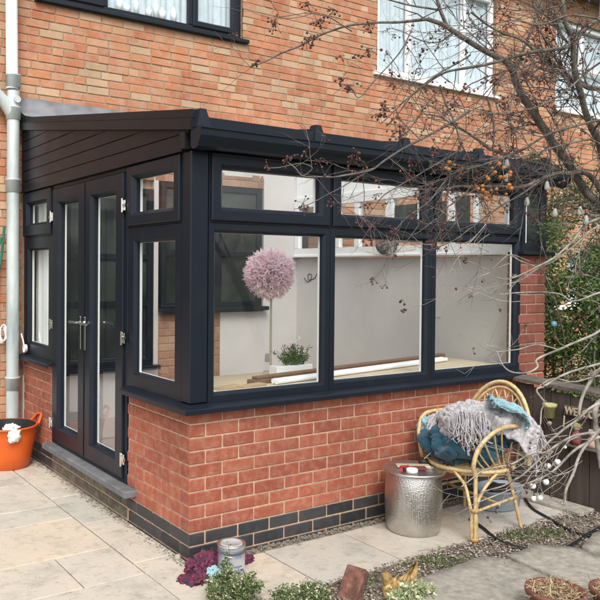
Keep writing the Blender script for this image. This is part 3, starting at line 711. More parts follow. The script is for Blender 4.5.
# gutter : ogee profile
gp = [(y_, 2.2965+(z_-2.305)*.805) for y_, z_ in [(-.058, 2.425), (-.06, 2.325), (-.075, 2.308), (-.10, 2.305), (-.125, 2.318), (-.135, 2.345), (-.150, 2.365), (-.158, 2.385), (-.160, 2.425), (-.168, 2.432), (-.168, 2.440), (-.152, 2.440), (-.152, 2.39), (-.128, 2.35), (-.115, 2.325), (-.075, 2.32), (-.066, 2.425)]]
f = MB(); n = len(gp); vs = [(-.03, y, z) for y, z in gp]+[(3.30, y, z) for y, z in gp]
f.add(vs, [(i, (i+1) % n, n+(i+1) % n, n+i) for i in range(n)]); 
G = fixn(f.build('gutter', 'anthracite', cons))
for x in (-.038, 3.298): 
    f = MB(); f.prism([(x, y*1.0, 2.2965+(z-2.305)*.805) for y, z in [(-.054, 2.438), (-.056, 2.322), (-.073, 2.303), (-.10, 2.300), (-.128, 2.313), (-.139, 2.343), (-.154, 2.362), (-.163, 2.385), (-.165, 2.425), (-.173, 2.432), (-.173, 2.444)]], (.010, 0, 0)); fixn(f.build('stop_end', 'anthracite', G))
# roof bars, sheets, caps
xs = [.01, .82, 1.57, 2.31, 3.10]
for x in xs:
    f = MB(); f.prism([(x-.02, -.07, 2.462), (x-.02, 2.97, 2.462+.152*3.04), (x-.02, 2.97, 2.49+.152*3.04), (x-.02, -.07, 2.49)], (.04, 0, 0)); B = fixn(f.build('roof_bar', 'anthracite', cons))
    f = MB(); 
    f.add([(x-.045, -.125, 2.41), (x+.045, -.125, 2.41), (x+.045, -.05, 2.41), (x-.045, -.05, 2.41), (x-.020, -.105, 2.512), (x+.020, -.105, 2.512), (x+.020, -.05, 2.512), (x-.020, -.05, 2.512)], [(0,1,5,4), (1,2,6,5), (2,3,7,6), (3,0,4,7), (4,5,6,7), (3,2,1,0)]); fixn(f.build('end_cap', 'anthracite', B))
f = MB(); f.prism([(.012, -.09, 2.440), (.012, 2.97, 2.440+.152*3.06), (.012, 2.97, 2.455+.152*3.06), (.012, -.09, 2.455)], (3.24, 0, 0)); fixn(f.build('roof', 'roof_sheet', cons))
f = MB(); f.box((0.04, -.108, 2.385), (3.24, -.093, 2.468), 0, .002); f.build('roof_edge_trim', 'anthracite', cons)

# ================================================================== downpipe
dp = thing('downpipe', 'pale weathered drainpipe running up the brick wall at the left edge', 'drainpipe', (-.115, 2.9, 0))
f = MB(); f.tube([(-.115, 2.9, 0), (-.115, 2.9, 3.18)], .055, 20); f.build('lower_pipe', 'galv', dp)
f = MB(); f.tube([(-.125, 2.9, 3.2), (-.155, 2.9, 6.0)], .052, 20); f.build('upper_pipe', 'white_pipe', dp)
for z in (.62, 2.35, 2.98, 3.26):
    f = MB(); f.lathe((-.115, 2.9, z), [(.056, -.05), (.064, -.048), (.064, .05), (.067, .052), (.067, .062), (.056, .064)], 20); f.build('collar', 'galv', dp)
f = MB(); f.tube(spline([(-.13, 2.9, 2.98), (-.22, 2.895, 3.10), (-.36, 2.89, 3.2), (-.6, 2.89, 3.24)]), .052, 16); f.tube([(-.10, 2.85, 3.10), (-.10, 2.825, 3.10)], .03, 16); f.build('branch_pipe', 'galv', dp)
# cables
f = MB(); f.tube(spline([(-.19, 2.9, 2.0), (-.20, 2.93, 1.8), (-.235, 2.95, 1.5), (-.25, 2.95, 1.2), (-.28, 2.96, .6)]), .012, 8); f.tube(spline([(-.21, 2.92, 1.9), (-.27, 2.95, 1.6), (-.33, 2.95, 1.2)]), .008, 8)
tag(f.build('garden_hose', 'green_cable'), 'dark green hose hanging behind the drainpipe at the left edge', 'hose')
f = MB()
for k in range(4): f.tube([(-.205+.03*cos(t)+.004*k, 2.92-.006*k, 1.05+.008*k+.07*sin(t)) for t in [2*pi*i/20 for i in range(21)]], .0045, 6)
tag(f.build('cable_coil', 'white_pipe'), 'coil of thin white cable hanging left of the drainpipe', 'cable')
f = MB()
for k in range(4): f.tube([(-.045+.008*k, 2.80+.022*cos(t)+.006*k, .935+.03*sin(t)) for t in [2*pi*i/18 for i in range(19)]], .006, 6)
f.tube(spline([(-.045, 2.80, .96), (-.04, 2.84, 1.0), (-.045, 2.88, 1.06)]), .006, 6)
tag(f.build('cable_bundle', 'white_pipe'), 'small white cable bundle on the far left end of the dark sill', 'cable')

# ================================================================== orange tub
tb = thing('garden_tub', 'large orange flexible tub standing on the patio by the drainpipe', 'tub', (-.27, 2.52, 0))
f = MB(); c = (-.27, 2.52, 0)
f.lathe(c, [(0, .004), (.165, .004), (.175, .012), (.20, .12), (.225, .27), (.235, .335), (.245, .34), (.245, .35), (.228, .35), ], 40); f.build('body', 'orange_plastic', tb); f = MB(); f.lathe(c, [(.2275, .3495), (.218, .27), (.19, .12), (.165, .025), (0, .02)], 40); f.build('inner_face', 'black', tb)  # inside of the tub is a separate surface coloured black
for sx, sy in ((.23, -.03), (-.23, .03)):
    f = MB(); f.tube(spline([(c[0]+sx, c[1]-.09, .345), (c[0]+sx*1.16, c[1]-.05, .40), (c[0]+sx*1.2, c[1]+sy, .415), (c[0]+sx*1.16, c[1]+.05, .40), (c[0]+sx, c[1]+.09, .345)]), .013, 8); f.build('handle', 'orange_plastic', tb)
def crumple(name, c, rx, ry, rz, m, seed, amp=.35, n=40, freq=5, flat=True, rot=0, fold=.5):
    f = MB(); vs = []; m_ = n//2
    for i in range(m_+1):
        ph = (-.12 if flat else -.5)*pi+( (.62 if flat else 1)*pi)*i/m_
        for k in range(n):
            th = 2*pi*k/n; d = V3((cos(ph)*cos(th), cos(ph)*sin(th), sin(ph)))
            q = d*freq*.5+V3((seed*3.1, seed, 0))
            r_ = 1+amp*(.8*noise.noise(q)-fold*max(0, 1-2.4*abs(noise.noise(q*1.5+V3((5,5,5)))))**2*.8+.15*noise.noise(q*3))
            p = V3((d.x*rx*r_, d.y*ry*r_, d.z*rz*r_)); x = p.x*cos(rot)-p.y*sin(rot); y = p.x*sin(rot)+p.y*cos(rot)
            vs.append((c[0]+x, c[1]+y, c[2]+p.z))
    f.add(vs, [(i*n+k, i*n+(k+1) % n, (i+1)*n+(k+1) % n, (i+1)*n+k) for i in range(m_) for k in range(n)], 0, True)
    return f
f = crumple('rag', (-.29, 2.335, .345), .065, .06, .04, '', 3, .6, 36)
f2 = crumple('rag', (-.29, 2.275, .30), .055, .02, .055, '', 7, .5, 30, flat=False); f.add(f2.v, f2.f, 0, True)
tag(f.build('rag', 'cloth_white'), 'crumpled white rag hanging over the rim of the orange tub', 'cloth')

# ================================================================== drum table
DC = V3((1.475, -.285, 0)); DH = .405
dr = thing('drum_table', 'round hammered silver metal drum standing against the red brick wall', 'drum', DC)
f = MB(); f.lathe(DC, [(0, .002), (.150, .002), (.162, .012), (.172, .06), (.177, .15), (.178, .24), (.174, .31), (.165, .35), (.160, .372)], 64); f.build('body', 'hammered', dr)
f = MB(); f.lathe(DC, [(.158, .368), (.185, .374), (.194, .380), (.197, .388), (.194, .395), (.185, .396), (.178, .390), (.0, .389)], 64); f.build('rim', 'dull_metal', dr)
def obox(name, c, hx, hy, hz, a, m, label, cat, ch=.003, group=None):
    f = MB(); f.cbox(V3(c), V3((cos(a), sin(a), 0)), V3((-sin(a), cos(a), 0)), V3((0,0,1)), hx, hy, hz, ch)
    return tag(f.build(name, m), label, cat, group)
zt = .3915
obox('offcut_board', (1.50, -.255, zt+.007), .105, .032, .006, -.62, 'pale_wood', 'long cream board offcut lying across the top of the silver drum', 'board')
obox('sanding_block', (1.455, -.31, zt+.010), .07, .018, .010, -.55, 'darkred', 'dark red strip lying on the silver drum beside the cream board', 'block')
f = MB(); f.lathe((1.395, -.345, zt), [(0, .0), (.035, 0), (.036, .02), (.03, .026), (0, .026)], 20); tag(f.build('pot_lid', 'cloth_white'), 'small round white tub on the near left side of the silver drum', 'tub')
f = MB(); f.tube(spline([(1.345, -.30, zt+.012), (1.38, -.27, zt+.016), (1.42, -.275, zt+.014)]), .012, 8); f.tube([(1.42, -.275, zt+.014), (1.46, -.25, zt+.012)], .006, 6); tag(f.build('scraper', 'redplastic'), 'red handled tool on the back left of the silver drum', 'tool')
f = MB(); f.lathe((1.60, -.25, zt), [(0, 0), (.03, 0), (.033, .03), (.028, .036), (0, .036)], 18); tag(f.build('dark_cap', 'black'), 'small round black cap at the right rim of the silver drum', 'cap')
f = MB(); f.tube([(1.56+.022*cos(t), -.335+.022*sin(t), zt+.006) for t in [2*pi*i/16 for i in range(17)]], .005, 6); tag(f.build('tape_ring', 'bulb_glass'), 'clear plastic ring at the front right of the silver drum', 'ring')

# ================================================================== rattan chair
ch = thing('rattan_chair', 'golden cane armchair with looped back piled with blankets beside the drum', 'chair', (1.86, -.41, 0))
F1 = V3((1.60, -.66, 0)); F2 = V3((1.73, -.15, 0)); B1 = V3((2.10, -.62, 0)); B2 = V3((2.14, -.14, 0)); SZ = .41
def can(name, pts, r=.011, k=5, n=8):
    f = MB(); f.tube(spline(pts, k), r, n); return f
# seat rim
SC = V3((1.87, -.40, SZ))
def srim(t, s=1): return V3((SC.x+.262*s*cos(t), SC.y+.265*s*sin(t), SZ))
f = MB(); f.tube([srim(2*pi*i/40) for i in range(41)], .013, 8); f.tube([srim(2*pi*i/40, .95)-V3((0,0,.02)) for i in range(41)], .010, 8)
for i in range(16): y = SC.y-.24+.48*i/15; h = .25*sqrt(max(0, 1-((y-SC.y)/.262)**2)); f.tube([(SC.x-h, y, SZ), (SC.x+h, y, SZ)], .006, 6)
f.build('seat', 'cane', ch)
# front legs: bundles of three canes, outer two flare to the rim
def fleg(P, left, right):
    f = MB(); 
    for dx, dy in ((0, 0), (.020, .008), (-.008, .020)):
        f.tube(spline([P+V3((dx, dy, 0)), P+V3((dx, dy, .2))]), .011, 8)
    f.tube([P+V3((0,0,.2)), P+V3((.01, .01, SZ))], .012, 8)
    f.tube(spline([P+V3((.020, .008, .18)), P+V3((.04, .015, .25)), P+(left-P)*.5+V3((0,0,.34)), left+V3((0,0,SZ-.01))]), .010, 8)
    f.tube(spline([P+V3((-.008, .020, .18)), P+V3((-.008, .04, .25)), P+(right-P)*.5+V3((0,0,.34)), right+V3((0,0,SZ-.01))]), .010, 8)
    L = f.build('leg', 'cane', ch); b = MB()
    for z in (.205, .03): b.lathe(P+V3((.004, .009, z)), [(.018, -.012), (.027, -.010), (.027, .010), (.018, .012)], 12)
    b.build('binding', 'binding', L)
fleg(F1, V3((1.80, -.655, 0)), V3((1.62, -.48, 0))); fleg(F2, V3((1.90, -.145, 0)), V3((1.63, -.32, 0)))
for P, Q in ((B1, V3((2.02, -.56, SZ))), (B2, V3((2.04, -.22, SZ)))):
    f = MB(); f.tube(spline([P, P.lerp(Q, .5)+V3((.0, 0, 0)), Q, Q+V3((-.01, 0, .1))]), .012, 8); f.build('leg', 'cane', ch)
f = MB(); zz = V3((0,0,.2))
f.tube([F1+zz, B1+zz+V3((-.03, .02, 0))], .009, 8); f.tube([F2+zz, B2+zz+V3((-.03, -.03, 0))], .009, 8); f.tube([F1.lerp(B1, .5)+zz, F2.lerp(B2, .5)+zz], .009, 8); f.build('stretcher', 'cane', ch)
# arms
def arm(a, pk1, pk2, b, inner):
    f = MB(); pts = spline([a, a+V3((-.02, 0, .08)), pk1, pk2, b], 6); f.tube(pts, .014, 8)
    A = f.build('arm', 'cane', ch); g_ = MB()
    pts2 = [p for p in pts]; n = len(inner)
    for i, q in enumerate(inner):
        t = pts2[int((i+1.2)/(n+1.2)*(len(pts2)-1))]; g_.tube(spline([q, q.lerp(t, .5)+V3((-.008, 0, 0)), t]), .006, 6)
    g_.build('spindle', 'cane', A)
arm(V3((1.605, -.655, SZ)), V3((1.64, -.665, .60)), V3((1.80, -.685, .685)), V3((2.10, -.66, .66)), [V3((1.66+.045*i, -.60-.03*sin(i/7*pi), SZ)) for i in range(8)])
arm(V3((1.70, -.15, SZ)), V3((1.70, -.12, .60)), V3((1.80, -.10, .685)), V3((2.10, -.12, .68)), [V3((1.74+.045*i, -.17+.02*sin(i/7*pi), SZ)) for i in range(7)])
# back hoops
BC = V3((2.10, -.395, SZ))
def hoop(s, top, lean=.10): return [BC+V3((lean*sin(t), -cos(t)*.27*s, (top-SZ)*sin(t)**.8)) for t in [pi*i/28 for i in range(29)]]
f = MB(); f.tube(hoop(1, .90), .014, 8); f.tube(hoop(.92, .865), .010, 8)
f.build('back_hoop', 'cane', ch); f = MB()
for i in range(9):
    t = pi*(.16+.68*i/8); p = BC+V3((.10*sin(t), -cos(t)*.25, (.86-SZ)*sin(t)**.8)); q = BC+V3((.09*sin(t), -cos(t)*.18, (.735-SZ)*sin(t)**.8)); tn = V3((0, sin(t), cos(t)*.9)).normalized()*.024
    f.tube(spline([q-tn*.9, q.lerp(p, .55)-tn, p, q.lerp(p, .55)+tn, q+tn*.9], 4), .0055, 6)
f.tube(hoop(.68, .735), .009, 8)
for i in range(7): y = -.16+.32*i/6; f.tube([BC+V3((0, y*.7, 0)), BC+V3((.08, y, .29))], .006, 6)
f.build('back_loops', 'cane', ch)
# blankets
def heap(c, rx, ry, rz, seed, amp, freq, n=90, rot=0, fdir=None):
    f = MB(); vs = []; m_ = n//2
    for i in range(m_+1):
        ph = -.25*pi+.75*pi*i/m_
        for k in range(n):
            th = 2*pi*k/n; d = V3((cos(ph)*cos(th), cos(ph)*sin(th), sin(ph))); q = V3((d.x*freq, d.y*freq, d.z*freq*.55))+V3((seed*3.1, seed, seed*.7))
            w_ = V3((noise.noise(q*.8), noise.noise(q*.8+V3((9,2,1))), 0))*.9; fold = 1-abs(noise.noise(q+w_))*2.2; fold2 = 1-abs(noise.noise((q+w_)*2.3+V3((3,1,7))))*2.2
            r_ = 1+amp*.75*noise.noise(q*.9+w_)-amp*.42*max(0, fold)**3-amp*.16*max(0, fold2)**2+.05*amp*noise.noise(q*5)
            if ph < 0: r_ *= 1-.15*(-ph/(.25*pi))
            x, y = d.x*rx*r_, d.y*ry*r_
            vs.append((c[0]+x*cos(rot)-y*sin(rot), c[1]+x*sin(rot)+y*cos(rot), c[2]+d.z*rz*r_))
    f.add(vs, [(i*n+k, i*n+(k+1) % n, (i+1)*n+(k+1) % n, (i+1)*n+k) for i in range(m_) for k in range(n)], 0, True)
    return f
f = heap((1.825, -.375, SZ+.11), .25, .255, .185, 2, .42, 2.6, 150)
h2 = heap((1.98, -.50, SZ+.18), .15, .17, .10, 5, .4, 3.0, 100); f.add(h2.v, h2.f, 0, True)
tag(f.build('blanket', 'teal'), 'crumpled deep teal blanket filling the seat of the cane chair', 'blanket')
# grey throw lies over heap : grid draped, with fringe
f = MB(); nu, nv = 90, 60; vs = []
h3 = heap((1.80, -.40, SZ+.235), .155, .17, .125, 14, .35, 3.4, 90)
def tw(u, v):
    # u: along from left/front to right/back ; v: across
    a = spl_t[min(int(u*(len(spl_t)-1)), len(spl_t)-2)]; b = spl_t[min(int(u*(len(spl_t)-1))+1, len(spl_t)-1)]; fr = u*(len(spl_t)-1)-int(u*(len(spl_t)-1)); c = a.lerp(b, min(1, fr))
    vv = (v-.5)*2; wd = .165*(.8+.2*sin(u*pi)+.25*noise.noise(V3((u*4, 3, 3))))
    x = c.x - vv*wd*.75; y = c.y - .25*vv*wd - .02; z = c.z - .12*vv*vv - (.05 if vv > 0 else -.0)*vv
    q = V3((u*8+v*1.5, v*2.6, 4)); nz = (abs(noise.noise(q))-.25)*.11+.035*abs(noise.noise(q*2.6))+.012*noise.noise(q*7)
    n_ = V3((-.45, -.45, .77)); return V3((x, y, z))+n_*(-nz)
spl_t = spline([(1.75, -.15, .665), (1.80, -.24, .735), (1.87, -.37, .795), (1.95, -.51, .80), (2.02, -.64, .765), (2.06, -.755, .65)], 8)
for j in range(nv+1):
    for i in range(nu+1): vs.append(tw(i/nu, j/nv))
f.add(vs, [(j*(nu+1)+i, j*(nu+1)+i+1, (j+1)*(nu+1)+i+1, (j+1)*(nu+1)+i) for j in range(nv) for i in range(nu)], 0, True)
f.add(h3.v, h3.f, 0, True)
T = tag(f.build('throw', 'throw'), 'pale grey knitted throw with long fringe draped over the teal blanket', 'throw')
sm = T.modifiers.new('thick', 'SOLIDIFY'); sm.thickness = .012; sm.offset = 0
f = MB(); rr = random.Random(4)
def strand(p, L, out, r=.0035):
    pts = [p]; d = (V3((0,0,-1))+out*.9).normalized(); q = p.copy(); kk = rr.uniform(0, 9)
    for i in range(7):
        d = (d+V3((rr.uniform(-.4,.4), rr.uniform(-.4,.4), -.28))).normalized(); q = q+d*L/7; pts.append(q.copy())
    f.tube(spline(pts, 2), r, 4)
for i in range(90):
    u = .18+.24*i/90+rr.uniform(-.01, .01); p = tw(u, rr.uniform(.80, 1.0)); strand(p+V3((-.012, -.018, .005)), rr.uniform(.09, .21)*(1.25 if .2 < u < .38 else .8), V3((-.35, -.45, 0)))
for i in range(60): u = rr.uniform(.12, .42); p = tw(u, rr.uniform(.3, .95)); strand(p+V3((-.012, -.014, .012)), rr.uniform(.06, .13), V3((-.6, -.7, .3)), .003)
for i in range(50): p = tw(.97+rr.uniform(-.03, .03), rr.uniform(.0, 1)); strand(p, rr.uniform(.05, .10), V3((.1, -.4, 0)))
for i in range(12): p = tw(rr.uniform(0, .05), rr.uniform(.1, 1)); strand(p, rr.uniform(.03, .05), V3((-.5, 0, 0)))
for i in range(120):
    q = rr.gauss(.01, .045); a = V3((1.70+.76*q+rr.uniform(-.03, .03), -.50-.65*q+rr.uniform(-.03, .03), SZ+.325+rr.uniform(-.05, .03))); b_ = a+V3((-.06, -.07, -.06+rr.uniform(-.03, .03))); L_ = rr.choice((.02, .03, .05, .07, .10))
    c_ = b_+V3((-.008+rr.gauss(0, .012), -.008+rr.gauss(0, .012), -L_*.5)); e_ = c_+V3((rr.gauss(0, .018), rr.gauss(0, .018), -L_*.5)); f.tube(spline([a, a.lerp(b_, .6)+V3((-.008, -.01, .03)), b_, c_, e_], 3), .0036, 4)
f.build('fringe', 'throw', T)
# towel
f = MB(); vs = []; nu, nv = 50, 24
pt = spline([(1.90, -.50, .835), (1.92, -.57, .825), (1.95, -.64, .785), (1.99, -.71, .70)], 8)
for j in range(nv+1):
    for i in range(nu+1):
        u, v = i/nu, j/nv; kk = u*(len(pt)-1); a = pt[min(int(kk), len(pt)-2)]; b = pt[min(int(kk)+1, len(pt)-1)]; c = a.lerp(b, kk-int(kk) if kk < len(pt)-1 else 1)
        vv = (v-.5)*2; q = V3((u*3, v*3.5, 8)); nz = (abs(noise.noise(q*1.6))-.2)*.085+.02*abs(noise.noise(q*4))
        vs.append(c+V3((-.05*vv-.03*sin(u*6), -.06*vv-.02*sin(u*9+1), -.03*vv*vv))+V3((-.4, -.5, .7))*(.02-nz))
f.add(vs, [(j*(nu+1)+i, j*(nu+1)+i+1, (j+1)*(nu+1)+i+1, (j+1)*(nu+1)+i) for j in range(nv) for i in range(nu)], 0, True)
T = tag(f.build('towel', 'towel'), 'pale blue towel crumpled on top of the grey throw', 'towel'); sm = T.modifiers.new('thick', 'SOLIDIFY'); sm.thickness = .012
f = heap((1.765, -.125, .60), .055, .07, .07, 9, .45, 3.2, 70)
tag(f.build('towel', 'towel'), 'pale blue towel corner tucked at the far left arm of the cane chair', 'towel')
# grey tub behind chair
f = MB(); c = V3((2.33, -.27, 0))
prof = [(0, .004), (.15, .004), (.165, .015), (.185, .13), (.198, .135), (.198, .145), (.180, .145), (.155, .02), (0, .018)]
f.lathe(c, prof, 32, 0, 1.0, .75); tag(f.build('washing_up_tub', 'grey_tub'), 'shallow blue grey plastic tub on the paving behind the cane chair', 'tub')
f = crumple('x', (2.33, -.27, .12), .13, .09, .04, '', 4, .5, 30); tag(f.build('rubbish_bag', 'black'), 'dark crumpled bag lying inside the blue grey tub', 'bag')

# ================================================================== paint tin and cloth
TC = V3((.13, -.235, 0)); R_ = .076
tn = thing('paint_tin', 'grey metal paint tin with printed label at the corner of the brick wall', 'paint tin', TC)
f = MB(); f.lathe(TC, [(0, .003), (R_-.003, .003), (R_, .0), (R_, .006), (R_-.002, .009), (R_-.002, .150), (R_+.001, .153), (R_+.001, .160)], 40); f.build('body', 'tin', tn)
f = MB(); f.lathe(TC, [(R_+.002, .156), (R_+.003, .163), (R_-.004, .166), (R_-.010, .160), (R_-.012, .156), (0, .157)], 40); f.build('rim', 'dull_metal', tn)
f = MB(); f.lathe(TC, [(R_-.014, .158), (R_-.018, .166), (R_-.024, .167), (R_-.028, .161), (0, .161)], 40); f.build('lid', 'pink_paint', tn)
f = MB(); f.lathe(TC, [(R_-.001, .118), (R_+.0005, .119), (R_+.0005, .134), (R_-.001, .135)], 40); f.build('label_band', 'tin_band', tn)
f = MB(); f.tube([TC+V3(((R_+.004)*cos(t), (R_+.004)*sin(t), .128-.02*sin((t-pi)/ (1.1*pi)*pi))) for t in [pi*.95+1.1*pi*i/24 for i in range(25)]], .0018, 6); f.build('wire_handle', 'chrome', tn)
# printed pseudo text: short bars wrapped round the tin (unreadable small print in photo)
f = MB(); rr = random.Random(2)
for z, h, a0, a1 in ((.052, .010, 4.25, 5.0), (.036, .006, 4.35, 5.2), (.026, .004, 4.4, 5.1), (.108, .006, 4.2, 4.9)):
    t = a0
    while t < a1:
        d = rr.uniform(.04, .09); 
        vs = [TC+V3(((R_-.0012)*cos(t+k*d*.8), (R_-.0012)*sin(t+k*d*.8), zz_)) for k in (0, 1) for zz_ in (z, z+h)]; f.add(vs, [(0, 2, 3, 1)]); t += d
f.build('label_print', 'tin_text', tn)
f = heap((.03, -.13, .012), .145, .09, .085, 5, .55, 3.2, 110, rot=.3)
f2 = heap((-.06, -.225, .005), .11, .06, .035, 8, .6, 3.2, 80, rot=.7); f.add(f2.v, f2.f, 0, True)
f2 = heap((.24, -.165, .005), .10, .035, .045, 12, .6, 3.0, 60, rot=.1); f.add(f2.v, f2.f, 0, True)
f2 = heap((-.13, -.20, .003), .06, .05, .02, 18, .6, 3.0, 60, rot=1.1); f.add(f2.v, f2.f, 0, True)
tag(f.build('patterned_cloth', 'maroon'), 'maroon and navy patterned cloth crumpled behind the paint tin', 'cloth')
f = heap((.015, -.235, .015), .045, .028, .045, 15, .5, 3, 40); tag(f.build('rag', 'towel'), 'scrap of pale turquoise rag beside the patterned cloth', 'cloth')
f = crumple('x', (-.03, .075, .0), .022, .02, .03, '', 15, .4, 20, freq=4); tag(f.build('pebble', 'stone_slab'), 'small grey pebble at the foot of the wall left of the corner', 'stone')

# ================================================================== shrubs
def shrub(name, c, rx, ry, rz, nleaf, m, label, cat, L=(.010, .02), group=None, stems=14, seed=1):
    rr = random.Random(seed); t = thing(name, label, cat, c, group); f = MB(); s = MB(); c = V3(c)
    tips = []
    for i in range(stems*4):
        a = rr.uniform(0, 2*pi); rad = sqrt(rr.random()); tip = c+V3((rx*rad*cos(a), ry*rad*sin(a), rz*(sqrt(max(0, 1-rad*rad*.8)))*rr.uniform(.72, 1.12)))
        b = c+V3((rx*.2*cos(a), ry*.2*sin(a), 0)); mid = b.lerp(tip, .5)+V3((rx*.12*cos(a), ry*.12*sin(a), 0)); pts = spline([b, mid, tip], 5); s.tube(pts, [.0028-.0018*k/(len(pts)-1) for k in range(len(pts))], 4); tips.append(pts)
    for i in range(nleaf):
        pts = rr.choice(tips); k = int(len(pts)*(rr.random()**.6)); k = min(k, len(pts)-1); p = pts[k]+V3((rr.gauss(0, .010), rr.gauss(0, .010), rr.gauss(0, .010)))
        d = V3((rr.uniform(-1,1), rr.uniform(-1,1), rr.uniform(-.2, 1.1))); n_ = V3((rr.uniform(-1,1), rr.uniform(-1,1), rr.uniform(.2, 1.4)))
        l = rr.uniform(*L); f.leaf(p, d, n_, l, l*rr.uniform(.4, .6))
    s.build('stem', 'bark', t); f.build('foliage', m, t); return t
shrub('low_shrub', (-.10, -.60, 0), .155, .13, .175, 6500, 'leaf2', 'small cream and green shrub in front of the paint tin', 'shrub', group=None, seed=3)
shrub('low_shrub', (.185, -.76, -.01), .17, .12, .115, 4500, 'leaf2', 'lower cream and green shrub at the bottom edge, left of the broken brick', 'shrub', seed=5)
shrub('variegated_plant', (.70, -1.0, -.01), .15, .09, .085, 1800, 'leaf3', 'pale cream leaved low plant beneath the golden husks', 'plant', L=(.014, .028), seed=8)
# single sprig taller
shrub('sprig', (-.03, -.44, 0), .03, .03, .245, 260, 'leaf', 'thin green sprig standing above the left shrub', 'plant', stems=3, seed=12)
# broken brick leaning
f = MB(); f.cbox(V3((.50, -.79, .05)), V3((.62, .20, .76)).normalized(), V3((-.3, .93, 0)).normalized(), V3((.62, .20, .76)).normalized().cross(V3((-.3, .93, 0)).normalized()), .09, .055, .028, .006)
tag(f.build('loose_brick', 'old_brick'), 'tilted broken brick lying in the soil left of the golden husks', 'brick')
# golden dried husks
t = thing('dried_flower_husks', 'golden dried curled husks standing in the soil bed', 'dried plant', (.72, -.90, 0))
for (x0, lean, h) in ((.655, -.02, .19), (.715, .01, .115), (.80, .012, .18), (.685, .0, .12), (.765, .0, .11), (.74, .01, .13), (.63, .01, .09)):
    f = MB(); vs = []; nu, nv = 16, 10
    for i in range(nu+1):
        for j in range(nv+1):
            u, v = i/nu, j/nv; a = v*1.55*pi+x0*20+u*.8; r_ = .030*sin(min(1, u*1.15+.12)*pi)**.7*(1+.25*noise.noise(V3((u*5, v*5, x0*9))))+.003
            cx = x0+lean*u*u*3+.012*sin(u*5+x0*30); vs.append((cx+r_*cos(a), -.91+r_*sin(a)*.8+.02*sin(u*4), h*u))
    f.add(vs, [(i*(nv+1)+j, i*(nv+1)+j+1, (i+1)*(nv+1)+j+1, (i+1)*(nv+1)+j) for i in range(nu) for j in range(nv)], 0, True)
    f.build('husk', 'gold', t)

# ================================================================== terracotta pots
def pot(c, r, h, label, seed, sc=1):
    rr = random.Random(seed); t = thing('terracotta_pot', label, 'plant pot', c, 'terracotta pots at the bottom right'); f = MB(); C_ = V3(c)
    f.lathe(C_, [(0, .002), (r*.68, .002), (r*.9, h*.8), (r*.9, h*.82), (r, h*.83), (r, h), (r*.9, h), (r*.86, h*.85), (0, h*.8)], 40); f.build('pot_body', 'terracotta', t)
    f = MB(); f.lathe(C_, [(0, h*.86), (r*.87, h*.84)], 24); f.build('soil', 'soil', t)
    f = MB()
    for i in range(170):
        a = rr.uniform(0, 2*pi); q = sqrt(rr.random())*r*.85; p = C_+V3((q*cos(a), q*sin(a), h*.86)); d = V3((rr.uniform(-1,1), rr.uniform(-1,1), rr.uniform(.05, .6))).normalized(); L = rr.uniform(.03, .085)*sc
        f.tube(spline([p, p+d*L*.5+rdir()*.008, p+d*L+V3((0,0,-.01))], 2), rr.uniform(.0012, .0026), 4)
    for i in range(220):
        a = rr.uniform(0, 2*pi); q = sqrt(rr.random())*r*.85; p = C_+V3((q*cos(a), q*sin(a), h*.86+rr.uniform(0, .03))); f.leaf(p, rdir(), rdir(), rr.uniform(.012, .03), .006)
    o = f.build('dead_stems', 'dried', t); 
pc1 = onp(553, 590, 2, .15); pc2 = onp(603, 592, 2, .14)
pot((pc1.x+.02, pc1.y, 0), .135, .15, 'terracotta pot of dead stems, left of the two at the bottom edge', 1)
pot((pc2.x+.09, pc2.y-.02, 0), .125, .14, 'terracotta pot of dry leaves cut by the right edge', 2)

# ================================================================== hose on ground
f = MB(); hp = [onp(x, y, 2, .012) for x, y in ((470, 519), (483, 528), (500, 541), (530, 550), (556, 552), (575, 543), (590, 533), (612, 522))]
f.tube(spline(hp, 6), .010, 8)
hp = [onp(x, y, 2, .012) for x, y in ((524, 497), (532, 508), (545, 516), (552, 520), (563, 527), (580, 534), (600, 537), (620, 534))]
f.tube(spline(hp, 6), .009, 8); tag(f.build('soaker_hose', 'rubber'), 'black rubber hose snaking across the soil beside the cane chair', 'hose')

# ================================================================== fence
fx = 2.80
fn = thing('timber_fence', 'low dark brown boarded fence running out from the brick pillar', 'fence', (fx, -.1, 0))
y = -.055
rr = random.Random(6)
while y > -2.4:
    f = MB(); zt_ = .83+.095*(y+.1) if y > -.8 else .765
    f.box((fx+rr.uniform(0, .006), y-.143, -.02), (fx+.028, y, zt_-.03+rr.uniform(-.004, .004)), 0, .004); f.build('board', 'fence', fn); y -= .148
f = MB(); f.prism([(fx-.03, -.05, .825), (fx+.09, -.05, .84), (fx+.09, -.05, .862), (fx-.03, -.05, .847)], (.0, -2.35, -.09)); fixn(f.build('cap_rail', 'fence_cap', fn))
f = MB(); f.box((fx+.03, -2.4, .25), (fx+.07, -.06, .31)); f.build('rear_rail', 'fence', fn)
f = MB(); f.box((2.62, -.7, .0), (2.79, -.15, .03), 0, .006); tag(f.build('kerb_stone', 'stone_slab'), 'pale concrete kerb slab at the foot of the dark fence', 'kerb')
# yellow pot on fence
yp = thing('wall_pot', 'small yellow green pot hung on the dark fence', 'plant pot', (2.75, -.375, .60))
f = MB(); f.lathe((2.752, -.375, .60), [(0, 0), (.032, 0), (.040, .075), (.048, .076), (.050, .10), (.044, .10), (.040, .08), (0, .075)], 20); f.build('pot_body', 'yellow', yp)
f = MB(); f.lathe((2.752, -.375, .56), [(0, -.018), (.014, -.012), (.018, 0), (.014, .012), (0, .018)], 14); f.build('button', 'figure_pink', yp)
